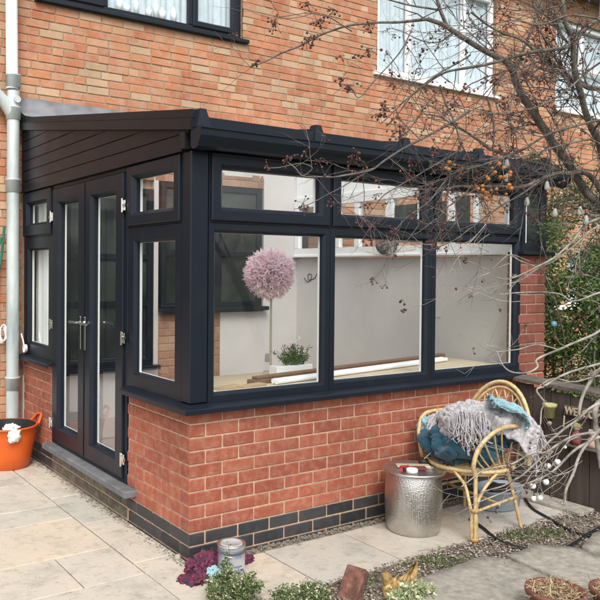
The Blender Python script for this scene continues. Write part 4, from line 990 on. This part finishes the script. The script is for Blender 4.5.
# WELCOME sign
sg = thing('welcome_sign', 'small wooden sign reading WELCOME fixed to the dark fence', 'sign', (2.78, -.60, .66))
f = MB(); f.box((2.772, -.80, .635), (2.787, -.47, .705), 0, .004); f.build('board', 'sign', sg)
cu = bpy.data.curves.new('letters', 'FONT'); cu.body = 'WELCOME'; cu.size = .075; cu.extrude = .004; cu.offset = .0015
to = bpy.data.objects.new('letters', cu); COL.objects.link(to); bpy.context.view_layer.update()
dg = bpy.context.evaluated_depsgraph_get(); me = bpy.data.meshes.new_from_object(to.evaluated_get(dg)); bpy.data.objects.remove(to)
w_ = max(v.co.x for v in me.vertices); k = .30/w_
# text local x -> world -y, local y -> z, facing -x
me.transform(Matrix(((0, 0, -1, -.012), (-k, 0, 0, .118), (0, 1, 0, -.016), (0, 0, 0, 1))))
me.materials.clear(); me.materials.append(M['sign_letters']); lo = bpy.data.objects.new('letters', me); COL.objects.link(lo); lo.parent = sg
# hanging sparkle loop left of sign
f = MB(); f.tube([(2.765, -.48, .63), (2.765, -.475, .55)], .006, 6); f.build('hanger', 'sign_letters', sg)
# garden gnome-like generic figures: small clay figure ornaments
def figure(c, label, m1, m2, h=.16):
    t = thing('clay_ornament', label, 'ornament', c); C_ = V3(c)
    f = MB(); f.lathe(C_, [(0, 0), (.035, 0), (.038, h*.2), (.028, h*.5), (.014, h*.62), (.0, h*.66)], 14); f.build('torso', m1, t)
    f = MB(); f.blob(C_+V3((0,0,h*.75)), .022, 0, 12); f.build('head', 'figure_pink', t)
    f = MB()
    for i in range(60): d = rdir(); d.z = abs(d.z); p = C_+V3((0,0,h*.77))+d*.021; f.tube([p, p+d*.012+rdir()*.006], .003, 4)
    f.build('hair', m2, t)
fsh = MB(); fsh.box((2.70, -.84, .435), (2.797, -.50, .45), 0, .003); tag(fsh.build('wall_shelf', 'fence_cap'), 'narrow wooden shelf on the dark fence under the welcome sign', 'shelf')
figure((2.745, -.585, .452), 'small clay figure with curly straw coloured hair below the welcome sign', 'figure_red', 'yellow', .15)
figure((2.742, -.70, .452), 'pale pink clay figure on the shelf, nearer the right edge', 'figure_pink', 'straw', .12)
# dark shrub behind chair legs: twiggy clump
# string lights lower
sl = thing('globe_string_lights', 'string of small round white globe lights low in front of the dark fence', 'string lights', (2.55, -.45, .3))
gl = [(548, 466, 2.55), (557.5, 462, 2.55), (546, 482, 2.5), (533, 486, 2.5), (534, 498.5, 2.5), (540, 497.5, 2.5), (537, 471, 2.55), (532, 459, 2.6), (565, 447, 2.6), (527, 452, 2.6)]
gp_ = [onp(x, y, 0, X_) for x, y, X_ in gl]
f = MB(); f.tube(spline([gp_[9]+V3((0,0,.04)), gp_[7]+V3((0,0,.03)), gp_[6]+V3((0,.02,.04)), gp_[3]+V3((0,0,.05)), gp_[4]+V3((0,0,.05)), gp_[5]+V3((0,0,.05)), gp_[2]+V3((0,0,.04)), gp_[0]+V3((0,0,.04)), gp_[1]+V3((0,0,.04)), gp_[8]+V3((0,0,.04))], 5), .004, 6); f.build('cable', 'cable', sl)
for i, p in enumerate(gp_):
    r_ = .021 if i < 6 else .012
    f = MB(); f.blob(p, r_, 0, 14); b = f.build('bulb', 'globe', sl)
    f = MB(); f.tube([p+V3((0,0,r_)), p+V3((0,0,r_+.022))], .008, 8); f.build('socket', 'cable', b)

# ================================================================== evergreen climber
ev = thing('evergreen_climber', 'tall dark evergreen climber growing behind the low fence', 'climber', (3.6, .2, 0))
f = MB(); s = MB(); rr = random.Random(17); stems = []
for i in range(46):
    b = V3((rr.uniform(3.3, 4.6), rr.uniform(-.5, .9), 0)); h = rr.uniform(1.3, 2.75)
    pts = spline([b, b+V3((rr.gauss(0, .1), rr.gauss(0, .1), h*.4)), b+V3((rr.gauss(0, .2), rr.gauss(0, .2), h*.75)), b+V3((rr.gauss(0, .28), rr.gauss(0, .25), h))], 6); s.tube(pts, [.010-.007*k/(len(pts)-1) for k in range(len(pts))], 5); stems.append(pts)
    for q in range(5):
        k = rr.randrange(3, len(pts)); p = pts[k]; e = p+V3((rr.gauss(0, .16), rr.gauss(0, .16), rr.uniform(-.05, .2))); tp = spline([p, p.lerp(e, .5)+V3((0,0,.03)), e], 4); s.tube(tp, .003, 4); stems.append(tp)
for i in range(48000):
    pts = rr.choice(stems); p = rr.choice(pts)+V3((rr.gauss(0, .045), rr.gauss(0, .045), rr.gauss(0, .045)))
    if p.x < 3.27 or noise.noise(p*3.5) < -.25: continue
    if p.z > 2.1 and rr.random() < .35: continue
    l = rr.uniform(.025, .05); f.leaf(p, V3((rr.uniform(-1,1), rr.uniform(-1,1), rr.uniform(-.6,.6))), V3((rr.uniform(-1,1), rr.uniform(-1,1), rr.uniform(0, 1.2))), l, l*.48)
for i in range(500):   # sprays over the pillar top
    p = V3((3.02+abs(rr.gauss(0, .12)), rr.gauss(-.16, .04), 1.93+rr.gauss(0, .035)+.05*rr.random())); f.leaf(p, V3((-1, rr.uniform(-1,1), rr.uniform(-.5,.5))), rdir(), .03, .008)
s.tube(spline([(3.5, -.05, 1.8), (3.3, -.13, 1.9), (3.1, -.16, 1.93), (2.98, -.17, 1.95)], 4), .003, 4)
s.build('stem', 'bark', ev); f.build('foliage', 'leaf', ev)
f = MB()
for i in range(60):
    p = rr.choice(rr.choice(stems))+V3((rr.gauss(0, .05), rr.gauss(0, .05), rr.gauss(0, .05)))
    if p.x > 3.3 and p.z > .7: f.blob(p, rr.uniform(.008, .014), 0, 6)
o = f.build('berries', 'fruit', ev); o['kind'] = 'stuff'
# blue hanging ornament
bo = thing('hanging_ornament', 'small blue glass ball hanging in front of the evergreen beside the pillar', 'ornament', onp(554, 324, 0, 3.3))
p = onp(554, 324, 0, 3.3); f = MB(); f.blob(p, .025, 0, 14); f.build('ball', 'blue_ball', bo); f = MB(); f.tube([p, p+V3((0,0,.12))], .003, 4); f.build('hook', 'cable', bo)

# ================================================================== interior objects
wb = thing('workbench', 'pale timber worktop just inside the long windows', 'worktop', (1.6, .45, .215))
f = MB(); f.box((.16, .095, .872), (3.0, .80, .898), 0, .003); f.build('top', 'pale_wood', wb)
for x in (.3, 2.85):
    for y in (.16, .74): f = MB(); f.box((x-.025, y-.025, .215), (x+.025, y+.025, .871), 0, .003); f.build('leg', 'pale_wood', wb)
ZT = .899
def plank(x0, y0, x1, y1, w, z, h, name, m, label, cat='plank', g_=None):
    a = V3((x0, y0, 0)); b = V3((x1, y1, 0)); X_ = (b-a).normalized(); f = MB(); f.cbox((a+b)/2+V3((0,0,z+h/2)), X_, V3((-X_.y, X_.x, 0)), V3((0,0,1)), (b-a).length/2, w/2, h/2, .003)
    return tag(f.build(name, m), label, cat, g_)
plank(.66, .36, 2.85, .68, .07, ZT, .030, 'skirting_board', 'wood', 'lower of the brown boards stacked on the worktop inside the window', 'board', 'brown boards on the worktop')
plank(.70, .37, 2.87, .70, .055, ZT+.031, .016, 'skirting_board', 'wood', 'upper brown board lying on the stack inside the window', 'board', 'brown boards on the worktop')
for i, (y0, y1, label) in enumerate(((.27, .56, 'white plastic pipe nearest the long window, lying on the worktop'), (.305, .60, 'white plastic pipe lying against the brown boards inside the window'))):
    f = MB(); f.tube([(.80, y0, ZT+.018), (2.75, y1, ZT+.018)], .017, 12); tag(f.build('plastic_pipe', 'white_pipe'), label, 'pipe', 'white pipes on the worktop')
for (x, y, a, l, w_, h, lb) in ((.40, .235, .35, .13, .05, .022, 'flat tan cardboard box at the left end of the worktop'), (.56, .20, .2, .10, .035, .03, 'small tan cardboard box next to the flat one on the worktop')):
    obox('cardboard_box', (x, y, ZT+h/2+.001), l, w_, h/2, a, 'card', lb, 'box', .002)
f = crumple('x', (.27, .18, ZT), .05, .03, .02, '', 4, .5, 24); tag(f.build('rag', 'cloth_white'), 'small white rag at the far left end of the worktop', 'cloth')
# trough with plant
tp_ = onp(291, 368, 1, .62)
tr = thing('window_trough', 'white planter trough of leafy flowers behind the brown boards', 'planter', (tp_.x, .62, ZT))
f = MB(); f.box((tp_.x-.16, .57, ZT), (tp_.x+.16, .67, ZT+.065), 0, .004); f.build('trough', 'white_upvc', tr)
f = MB(); rr = random.Random(8)
for i in range(60):
    b = V3((tp_.x+rr.uniform(-.06, .10), .62+rr.uniform(-.02, .02), ZT+.05)); e = b+V3((rr.gauss(0, .05), rr.gauss(0, .03), rr.uniform(.06, .17))); f.tube(spline([b, b.lerp(e, .6)+V3((0,0,.02)), e], 3), .0015, 4)
    for k in range(9): p = b.lerp(e, rr.uniform(.25, 1)); f.leaf(p, rdir()+V3((0,0,.4)), rdir(), rr.uniform(.02, .04), .009)
f.build('foliage', 'leaf', tr)
f = MB()
for i in range(10): f.blob((tp_.x+rr.uniform(-.05, .09), .62+rr.uniform(-.03, .03), ZT+rr.uniform(.17, .26)), .009, 0, 6)
f.build('flowers', 'pink', tr)
# pink feather ball lamp
pcx = onp(270, 274, 1, .72)
pl_ = thing('feather_pompom', 'fluffy pink feather ball on a thin pole inside the left window', 'pompom lamp', (pcx.x+.01, .72, ZT))
f = MB(); f.tube([(pcx.x+.012, .72, ZT), (pcx.x+.012, .72, pcx.z)], .008, 8); f.lathe((pcx.x+.012, .72, ZT), [(0, .02), (.05, .012), (.055, 0)], 20); f.build('pole', 'straw', pl_)
f = MB(); rr = random.Random(31); RB = .176
f.blob(pcx, RB*.72, 0, 16)
for i in range(9000):
    d = rdir(); k_ = .9+.12*noise.noise(d*2.5); d2 = (d+rdir()*.8).normalized(); p = pcx+d*RB*k_*rr.uniform(.55, .84); f.leaf(p, d2, rdir(), RB*rr.uniform(.15, .42), RB*rr.uniform(.03, .06), 0, .45)
f.build('feather_ball', 'pink', pl_)
# hanging tassel strands
# wall decal / hook
dc = onp(310, 278, 0, 3.085)
f = MB(); f.tube(spline([dc+V3((0, .10, .0)), dc+V3((0, .05, -.04)), dc+V3((0, .0, -.03)), dc+V3((0, -.03, .03)), dc+V3((0, .03, .04)), dc+V3((0, .02, -.02)), dc+V3((0, -.08, 0)), dc+V3((0, -.11, .05))], 5), .0035, 6)
tag(f.build('wire_hook', 'cable'), 'squiggly black wire hook on the grey wall right of the pink pompom', 'hook')
sp = onp(268, 357, 1, 2.955)
f = MB(); f.box((sp.x-.04, 2.945, sp.z-.04), (sp.x+.04, 2.958, sp.z+.04), 0, .004); S_ = tag(f.build('wall_socket', 'chrome'), 'small metal wall socket low on the grey wall behind the pole', 'socket')
wr = onp(387, 244, 0, 3.0)
f = MB(); rr = random.Random(77)
for i in range(26):
    a = rdir(); b = a.orthogonal().normalized(); c_ = a.cross(b); f.tube([wr+(b*cos(t)+c_*sin(t))*.105 for t in [2*pi*k/16 for k in range(17)]], .004, 4)
tag(f.build('wicker_ball', 'twig'), 'dark twiggy ball on the white side window ledge inside', 'ornament')
# white dust sheet bundle seen through right door
f = crumple('x', (.62, 1.55, .22), .24, .22, .42, '', 21, .35, 50, freq=4); tag(f.build('dust_sheet', 'cloth_white'), 'bundled white dust sheet on the floor behind the glazed doors', 'dust sheet')

# ================================================================== TREE
def limb(f, pts, w0, w1, k=5, n=7, jit=.004):
    P = spline([at(*p) for p in pts], k); L = len(P)
    dm = sum(p[2] for p in pts)/len(pts)
    rs = [((w0+(w1-w0)*(i/(L-1)))*dm/FPX/2) for i in range(L)]
    P = [p+V3((noise.noise(p*9), noise.noise(p*9+V3((7,0,0))), noise.noise(p*9+V3((0,7,0)))))*jit for p in P]
    f.tube(P, [r_*(1+.12*noise.noise(p*30)) for r_, p in zip(rs, P)], n); return P, rs
tree = thing('bare_fruit_tree', 'bare winter tree with dark twigs and dried berries reaching in from the right', 'tree', (2.05, -1.75, 0))
f = MB(); base = V3((2.05, -1.75, 0)); fork = at(655, 330, 3.55)
f.tube(spline([base, base.lerp(fork, .4)+V3((.03, .02, 0)), fork, at(640, 275, 3.45), at(622, 240, 3.4)], 5), [.062-.0018*i for i in range(21)], 12); f.build('trunk', 'bark', tree)
TB = MB(); paths = []
main = [
 ([(622,240,3.4),(600,209,3.3),(585,191,3.25),(569,165,3.2),(542,126,3.1),(523,96,3.05),(508,65,3.0),(485,50,2.95),(447,27,2.9),(427,19,2.9)], 12, 4.5),
 ([(427,19,2.9),(400,22,2.85),(370,23,2.8),(340,27,2.8),(300,46,2.75),(275,57,2.75),(250,66,2.7)], 3.6, 1.4),
 ([(655,300,3.5),(622,220,3.35),(607,170,3.2),(597,140,3.1),(585,110,3.0),(575,75,2.9),(573,44,2.85),(565,20,2.8),(560,-15,2.8)], 10, 4),
 ([(573,44,2.85),(566,47,2.85),(530,52,2.8),(504,60,2.8),(470,67,2.75),(447,72,2.75),(425,86,2.75),(404,101,2.7),(380,125,2.7)], 5, 1.3),
 ([(573,44,2.85),(585,30,2.9),(604,16,2.9),(625,0,2.9)], 6, 5),
 ([(447,27,2.9),(440,10,2.9),(433,-12,2.9)], 4.5, 3.5),
 ([(515,71,3.0),(527,40,3.0),(538,10,3.0),(546,-15,3.0)], 3, 2.6),
 ([(655,300,3.5),(662,190,3.3),(640,110,3.1),(604,90,3.0),(586,86,2.95),(574,81,2.95),(558,68,2.9),(540,54,2.9),(520,40,2.85),(495,30,2.85),(470,12,2.8)], 6, 2),
 ([(600,205,3.3),(575,178,3.2),(540,165,3.15),(498,151,3.1),(479,140,3.1),(456,126,3.0),(440,117,3.0),(425,114,3.0)], 5, 1.6),
 ([(612,215,3.3),(590,176,3.2),(565,173,3.15),(545,178,3.1),(521,187,3.05),(493,186,3.0),(470,187,3.0),(450,188,3.0),(446,200,3.0),(450,172,3.0)], 6.5, 1.4),
 ([(534,179,3.1),(533,187,3.1),(530,195,3.1),(527,202,3.1)], 3.5, 2.5),
 ([(487,97,2.9),(493,118,2.9),(494,140,2.9),(493,162,2.95)], 2.6, 1.5),
 ([(440,85,2.8),(444,98,2.8),(450,111,2.8),(458,130,2.8),(461,144,2.8),(469,160,2.85),(474,174,2.85)], 2.6, 1.5),
 ([(470,110,2.75),(445,125,2.75),(420,140,2.7),(400,151,2.7),(384,161,2.7),(369,171,2.65),(342,176,2.65),(324,176,2.6),(304,176,2.6),(296,169,2.6),(288,163,2.6)], 3.2, 1.3),
 ([(304,176,2.6),(312,168,2.6),(300,164,2.6),(280,168,2.6),(267,168,2.6)], 1.4, .9),
 ([(369,171,2.65),(350,183,2.65),(330,192,2.65),(315,201,2.65),(303,207,2.65)], 1.5, .8),
 ([(460,150,2.75),(440,163,2.75),(420,174,2.75),(400,186,2.7),(384,195,2.7),(374,207,2.7),(363,219,2.7)], 2, 1),
 ([(470,55,2.7),(445,70,2.7),(420,87,2.7),(405,104,2.7),(393,120,2.7),(385,128,2.7)], 2, 1),
 ([(412,30,2.7),(400,52,2.7),(380,75,2.7),(360,97,2.7),(352,90,2.7),(344,84,2.7)], 1.8, .9),
 ([(352,32,2.75),(335,20,2.7),(320,15,2.7),(305,12,2.7),(280,16,2.7)], 1.6, .9),
 ([(440,10,2.9),(410,5,2.85),(380,-4,2.8),(350,-15,2.8)], 2.4, 1.5),
 ([(592,130,3.07),(600,120,2.75),(560,130,2.7),(520,150,2.7),(480,165,2.7),(450,175,2.7),(430,200,2.7),(410,215,2.7),(395,232,2.7)], 3, 1),
 ([(545,178,3.1),(520,195,3.0),(495,210,2.95),(470,228,2.9),(455,240,2.9),(430,250,2.85)], 2.6, 1),
 ([(601,152,3.13),(612,155,2.8),(590,140,2.6),(550,148,2.6),(515,160,2.6)], 3, 1.5),
 ([(662,190,3.3),(650,110,2.9),(620,60,2.6),(590,70,2.6),(560,95,2.6),(530,110,2.6),(505,115,2.6),(480,112,2.6)], 3, 1.2),
 ([(650,110,2.9),(640,40,2.7),(600,20,2.6),(570,15,2.6),(540,25,2.6),(510,20,2.6),(480,30,2.6),(455,48,2.6)], 2.8, 1.2),
 ([(420,140,2.7),(400,120,2.7),(395,100,2.7),(410,80,2.7)], 1.5, .9),
]
for i, (pts, a, b) in enumerate(main):
    f = MB(); P, rs = limb(f, pts, a*.9, b*.85, jit=.007); f.build('branch', 'bark', tree); paths.append((P, rs, a))
def pts_x(P):
    m = P[len(P)//2]-CP; return PPX+FPX*m.dot(CR)/m.dot(CF)
rr = random.Random(41); TW = MB(); BR = MB(); ends = []
def twig(f, p, d, L, r, depth, sag, ends, rg, curl=.35):
    n = max(4, int(L/.022)); pts = [p.copy()]; q = p.copy(); d = d.normalized(); kids = []
    for i in range(n):
        d = (d+V3((rg.gauss(0, 1), rg.gauss(0, 1), rg.gauss(0, 1)))*curl*.35+V3((0,0,sag))*.06).normalized(); q = q+d*(L/n); pts.append(q.copy())
        if depth > 0 and i > 0 and rg.random() < .42: kids.append((q.copy(), (d+rdir()*.95).normalized(), L*rg.uniform(.28, .6)*(1-i/n*.5)))
    f.tube(pts, [r*(1-.6*k/n) for k in range(n+1)], 4 if r < .002 else 5, cap=False)
    if depth == 0 or rg.random() < .5: ends.append(q.copy())
    for kp, kd, kl in kids: twig(f, kp, kd, kl, r*.62, depth-1, sag, ends, rg, curl)
for P, rs, a in paths:
    tot = sum((P[i+1]-P[i]).length for i in range(len(P)-1)); n = int(tot*(20 if a > 2.5 and pts_x(P) > 430 else 7))
    for k in range(n):
        i = rr.randrange(1, len(P)); p = P[i]; t = (P[i]-P[i-1]).normalized(); u = (CU*rr.gauss(0, 1)+CR*rr.gauss(-.35, .8)+CF*rr.gauss(0, .5)); d = (t*.5+u*.8)
        twig(TW, p, d, rr.uniform(.10, .38), max(.0012, min(.0032, rs[i]*.45)), 2, rr.uniform(-.5, 1), ends, rr)
o = TW.build('twigs', 'twig', tree); o['kind'] = 'stuff'
# dried berry clusters
def cluster(f, c, n, rad, r0_, r1_, rg):
    for i in range(n):
        p = c+V3((rg.gauss(0, 1), rg.gauss(0, 1), rg.gauss(-.3, 1)))*rad*.5; f.tube([c+V3((0,0,rad*.4)), p], .0009, 3, cap=False); f.blob(p, rg.uniform(r0_, r1_), 0, 6)
cl = [(306,5,2.7),(334,12,2.7),(320,22,2.7),(275,24,2.7),(306,42,2.7),(314,38,2.7),(259,63,2.7),(369,27,2.7),(369,51,2.7),(341,82,2.7),(348,88,2.7),(385,110,2.7),(393,122,2.7),(380,116,2.7),(393,136,2.7),(400,128,2.7),
 (267,168,2.6),(288,160,2.6),(318,163,2.6),(303,206,2.65),(363,220,2.7),(352,162,2.65),(357,155,2.65),(455,105,2.8),(448,112,2.8),(490,115,2.9),(505,100,2.9),(520,118,2.9),(470,160,2.85),(462,170,2.85),(490,135,2.9),(480,175,2.9),(475,182,2.9),(430,190,2.75),(425,200,2.75),(410,215,2.7),(395,232,2.7),(520,60,2.9),(545,30,2.9),(500,30,2.85),(470,90,2.8),(435,150,2.75),(560,100,2.9),(500,150,2.95),(512,130,3),(410,160,2.7)]
for x, y, d in cl: cluster(BR, at(x, y, d), rr.randint(6, 15), .028, .0025, .0058, rr)
for e in ends:
    if rr.random() < .13: cluster(BR, e, rr.randint(2, 8), .018, .002, .005, rr)
o = BR.build('dried_berries', 'berry', tree); o['kind'] = 'stuff'
FRU = [(450,162),(454,165),(447,167),(500,165),(497,162),(503,167),(505,177),(500,178),(510,176),(485,193),(480,196),(490,196),(487,200),(482,190),(496,190),(507,187),(511,188),(488,180),(478,188),(460,171)]
FRU += [(x+rr.uniform(-8, 6), y+rr.uniform(-6, 8)) for x, y in FRU]
for x, y in FRU:
    f = MB(); p = at(x+rr.uniform(-1,1), y+rr.uniform(-1,1), 2.9+rr.uniform(-.05,.05)); f.blob(p, rr.uniform(.0055, .0092), 0, 10, (1, 1, .9)); f.build('crab_apple', 'fruit', tree)
# --- lower branches, light from above painted into their paler bark
sh = thing('toplit_branches', 'leafless lower branches sweeping across the right side, bark painted pale as if lit from above', 'shrub', (2.1, -1.3, 0))
f = MB(); gb = at(648, 620, 3.05); gb.z = -.02; sp_ = spline([gb, at(644, 520, 3.05), at(638, 430, 3.05), at(642, 340, 3.05), at(640, 260, 3.05), at(640, 200, 3.05)], 5); f.tube(sp_, [.019-.0005*i for i in range(len(sp_))], 10); f.build('trunk', 'toplit_bark', sh)
low = [
 ([(640,200,3.2),(600,220,3.1),(585,228,3.1),(563,250,3.05),(538,268,3.0),(508,279,3.0),(495,277,3.0)], 4, 1.6),
 ([(640,215,3.2),(600,228,3.1),(580,240,3.1),(558,258,3.05),(535,272,3.0),(520,281,3.0),(500,286,3.0)], 3.2, 1.2),
 ([(635,290,3.1),(600,292,3.0),(575,300,3.0),(560,294,3.0),(530,292,3.0),(500,294,3.0)], 3, 1.1),
 ([(635,300,3.1),(600,330,2.9),(580,341,2.9),(560,349,2.9),(538,360,2.9),(539,368,2.9),(528,374,2.9),(512,372,2.9),(502,364,2.9),(496,352,2.9)], 3.6, 1.5),
 ([(640,340,3.1),(600,368,2.9),(590,382,2.9),(583,396,2.9),(578,414,2.9)], 5, 4),
 ([(600,362,2.9),(570,372,2.9),(547,384,2.9),(537,389,2.9),(544,400,2.9),(541,411,2.9),(540,425,2.9)], 3, 1.8),
 ([(640,395,3.0),(600,403,2.9),(573,421,2.9),(551,440,2.9),(541,452,2.9),(530,462,2.9)], 4, 2),
 ([(640,430,3.0),(600,433,2.9),(585,434,2.9),(571,437,2.9),(552,449,2.85),(530,468,2.85),(515,478,2.8),(500,487,2.8),(480,492,2.75)], 4.2, 1.6),
 ([(640,405,3.2),(610,398,3.1),(597,405,3.0),(595,425,3.0),(596,440,3.0),(600,470,3.0)], 7, 6),
 ([(600,438,2.9),(578,448,2.85),(555,470,2.8),(540,478,2.8),(513,487,2.8),(500,494,2.75),(480,502,2.7)], 4, 1.4),
 ([(600,430,2.9),(585,448,2.85),(573,472,2.8),(565,490,2.8),(564,503,2.8),(560,503,2.8)], 4, 3),
 ([(571,437,2.9),(547,452,2.85),(532,453,2.8),(513,462,2.8),(500,467,2.75),(480,472,2.75),(462,486,2.7)], 3.2, 1.2),
 ([(640,370,3),(600,375,2.9),(575,382,2.9),(555,378,2.9),(540,385,2.9)], 2.6, 1.2),
 ([(556,350,2.9),(535,345,2.9),(515,350,2.9),(495,352,2.9),(480,345,2.9)], 2, 1),
 ([(538,268,3.0),(522,262,3.0),(510,255,3.0),(500,262,3.0),(488,270,3.0),(470,262,3.0),(452,258,3.0)], 1.8, .9),
 ([(508,279,3.0),(490,295,3.0),(478,288,3.0),(462,292,3.0)], 1.5, .9),
]
ends2 = []; TW2 = MB(); rr = random.Random(52)
for pts, a, b in low:
    if pts[0][0] >= 630: pts[0] = (pts[0][0], pts[0][1], 3.05)
    f = MB(); P, rs = limb(f, pts, a*.8, b*.8, jit=.010); f.build('branch', 'toplit_bark', sh)
    tot = sum((P[i+1]-P[i]).length for i in range(len(P)-1)); n = int(tot*7)
    for k in range(n):
        i = rr.randrange(1, len(P)); t = (P[i]-P[i-1]).normalized(); u = CU*rr.gauss(0, .8)+CR*rr.gauss(-.3, .8)+CF*rr.gauss(0, .5); twig(TW2, P[i], t*.7+u*.6, rr.uniform(.06, .26), max(.0011, min(.0025, rs[i]*.45)), 1, 0, ends2, rr)
# small stray twigs between x 380..500, y 180..290 (over the glazing)
for x, y, n in ((470,240,3),(445,225,3),(420,235,3),(500,275,2),(520,270,2),(570,460,8),(550,470,7),(530,300,2)):
    for k in range(n):
        p = at(x+rr.gauss(0, 14), y+rr.gauss(0, 10), 2.85+rr.gauss(0, .06)); twig(TW2, p, CR*-1+CU*rr.gauss(-.2, .6)+CF*rr.gauss(0, .3), rr.uniform(.08, .28), .0018, 1, 0, ends2, rr)
o = TW2.build('twigs', 'toplit_bark', sh); o['kind'] = 'stuff'
BR2 = MB()
for e in ends2:
    if rr.random() < .2: cluster(BR2, e, rr.randint(1, 4), .012, .003, .006, rr)
o = BR2.build('dried_flowers', 'berry', sh); o['kind'] = 'stuff'
# clear bulbs in the tree
bl = thing('clear_string_lights', 'string of clear glass bulbs hanging among the tree branches', 'string lights', at(540, 190, 3.1))
bp_ = [at(x, y, 3.08) for x, y in ((507,164),(507,178),(527,202),(547,186),(555,213),(580,211),(586,220),(600,190))]
f = MB(); f.tube(spline([bp_[0]+V3((0,0,.06)), bp_[1]+V3((.02,0,.05)), bp_[2]+V3((0,0,.05)), bp_[3]+V3((0,0,.05)), bp_[4]+V3((0,0,.05)), bp_[5]+V3((0,0,.05)), bp_[6]+V3((.0,0,.05)), bp_[7]+V3((.1,0,.08))], 4), .0018, 5); f.build('cable', 'cable', bl)
for p in bp_[:-1]:
    f = MB(); f.lathe(p, [(0, -.017), (.008, -.015), (.0105, -.007), (.010, .002), (.007, .014), (.005, .02)], 14); b = f.build('bulb', 'bulb_glass2', bl); f = MB(); f.tube([p+V3((0,0,.018)), p+V3((0,0,.030))], .0055, 8); f.build('socket', 'cable', b)

# ================================================================== light
w = bpy.data.worlds.new('World'); S.world = w; w.use_nodes = True; nt = w.node_tree; nt.nodes.clear()
o = nt.nodes.new('ShaderNodeOutputWorld'); b = nt.nodes.new('ShaderNodeBackground'); sky = nt.nodes.new('ShaderNodeTexSky'); sky.sky_type = 'NISHITA'; sky.sun_disc = False
SE, SA = radians(48), radians(215)     # elevation, compass-like rotation
sky.sun_elevation = SE; sky.air_density = 1.0; sky.dust_density = 4; sky.ozone_density = 1.0
sd = V3((-.42, -.75, .0)).normalized(); sky.sun_rotation = math.atan2(sd.x, sd.y)
hs = nt.nodes.new('ShaderNodeHueSaturation'); hs.inputs['Saturation'].default_value = .35
nt.links.new(sky.outputs[0], hs.inputs['Color']); nt.links.new(hs.outputs[0], b.inputs[0]); b.inputs[1].default_value = .15; nt.links.new(b.outputs[0], o.inputs[0])
L = bpy.data.lights.new('sun', 'SUN'); L.energy = 1.5; L.angle = radians(25); L.color = (1, .965, .92); lo = bpy.data.objects.new('sun', L); COL.objects.link(lo)
sv = V3((sd.x*cos(SE), sd.y*cos(SE), sin(SE))); lo.rotation_euler = (-sv).to_track_quat('-Z', 'Y').to_euler()
S.view_settings.view_transform = 'Standard'; S.view_settings.look = 'None'; S.view_settings.exposure = .62; S.view_settings.gamma = 1; S.view_settings.use_curve_mapping = False
S.render.engine = 'CYCLES'; S.cycles.transparent_max_bounces = 16; S.cycles.max_bounces = 8
S.render.resolution_x = 1024; S.render.resolution_y = 1024
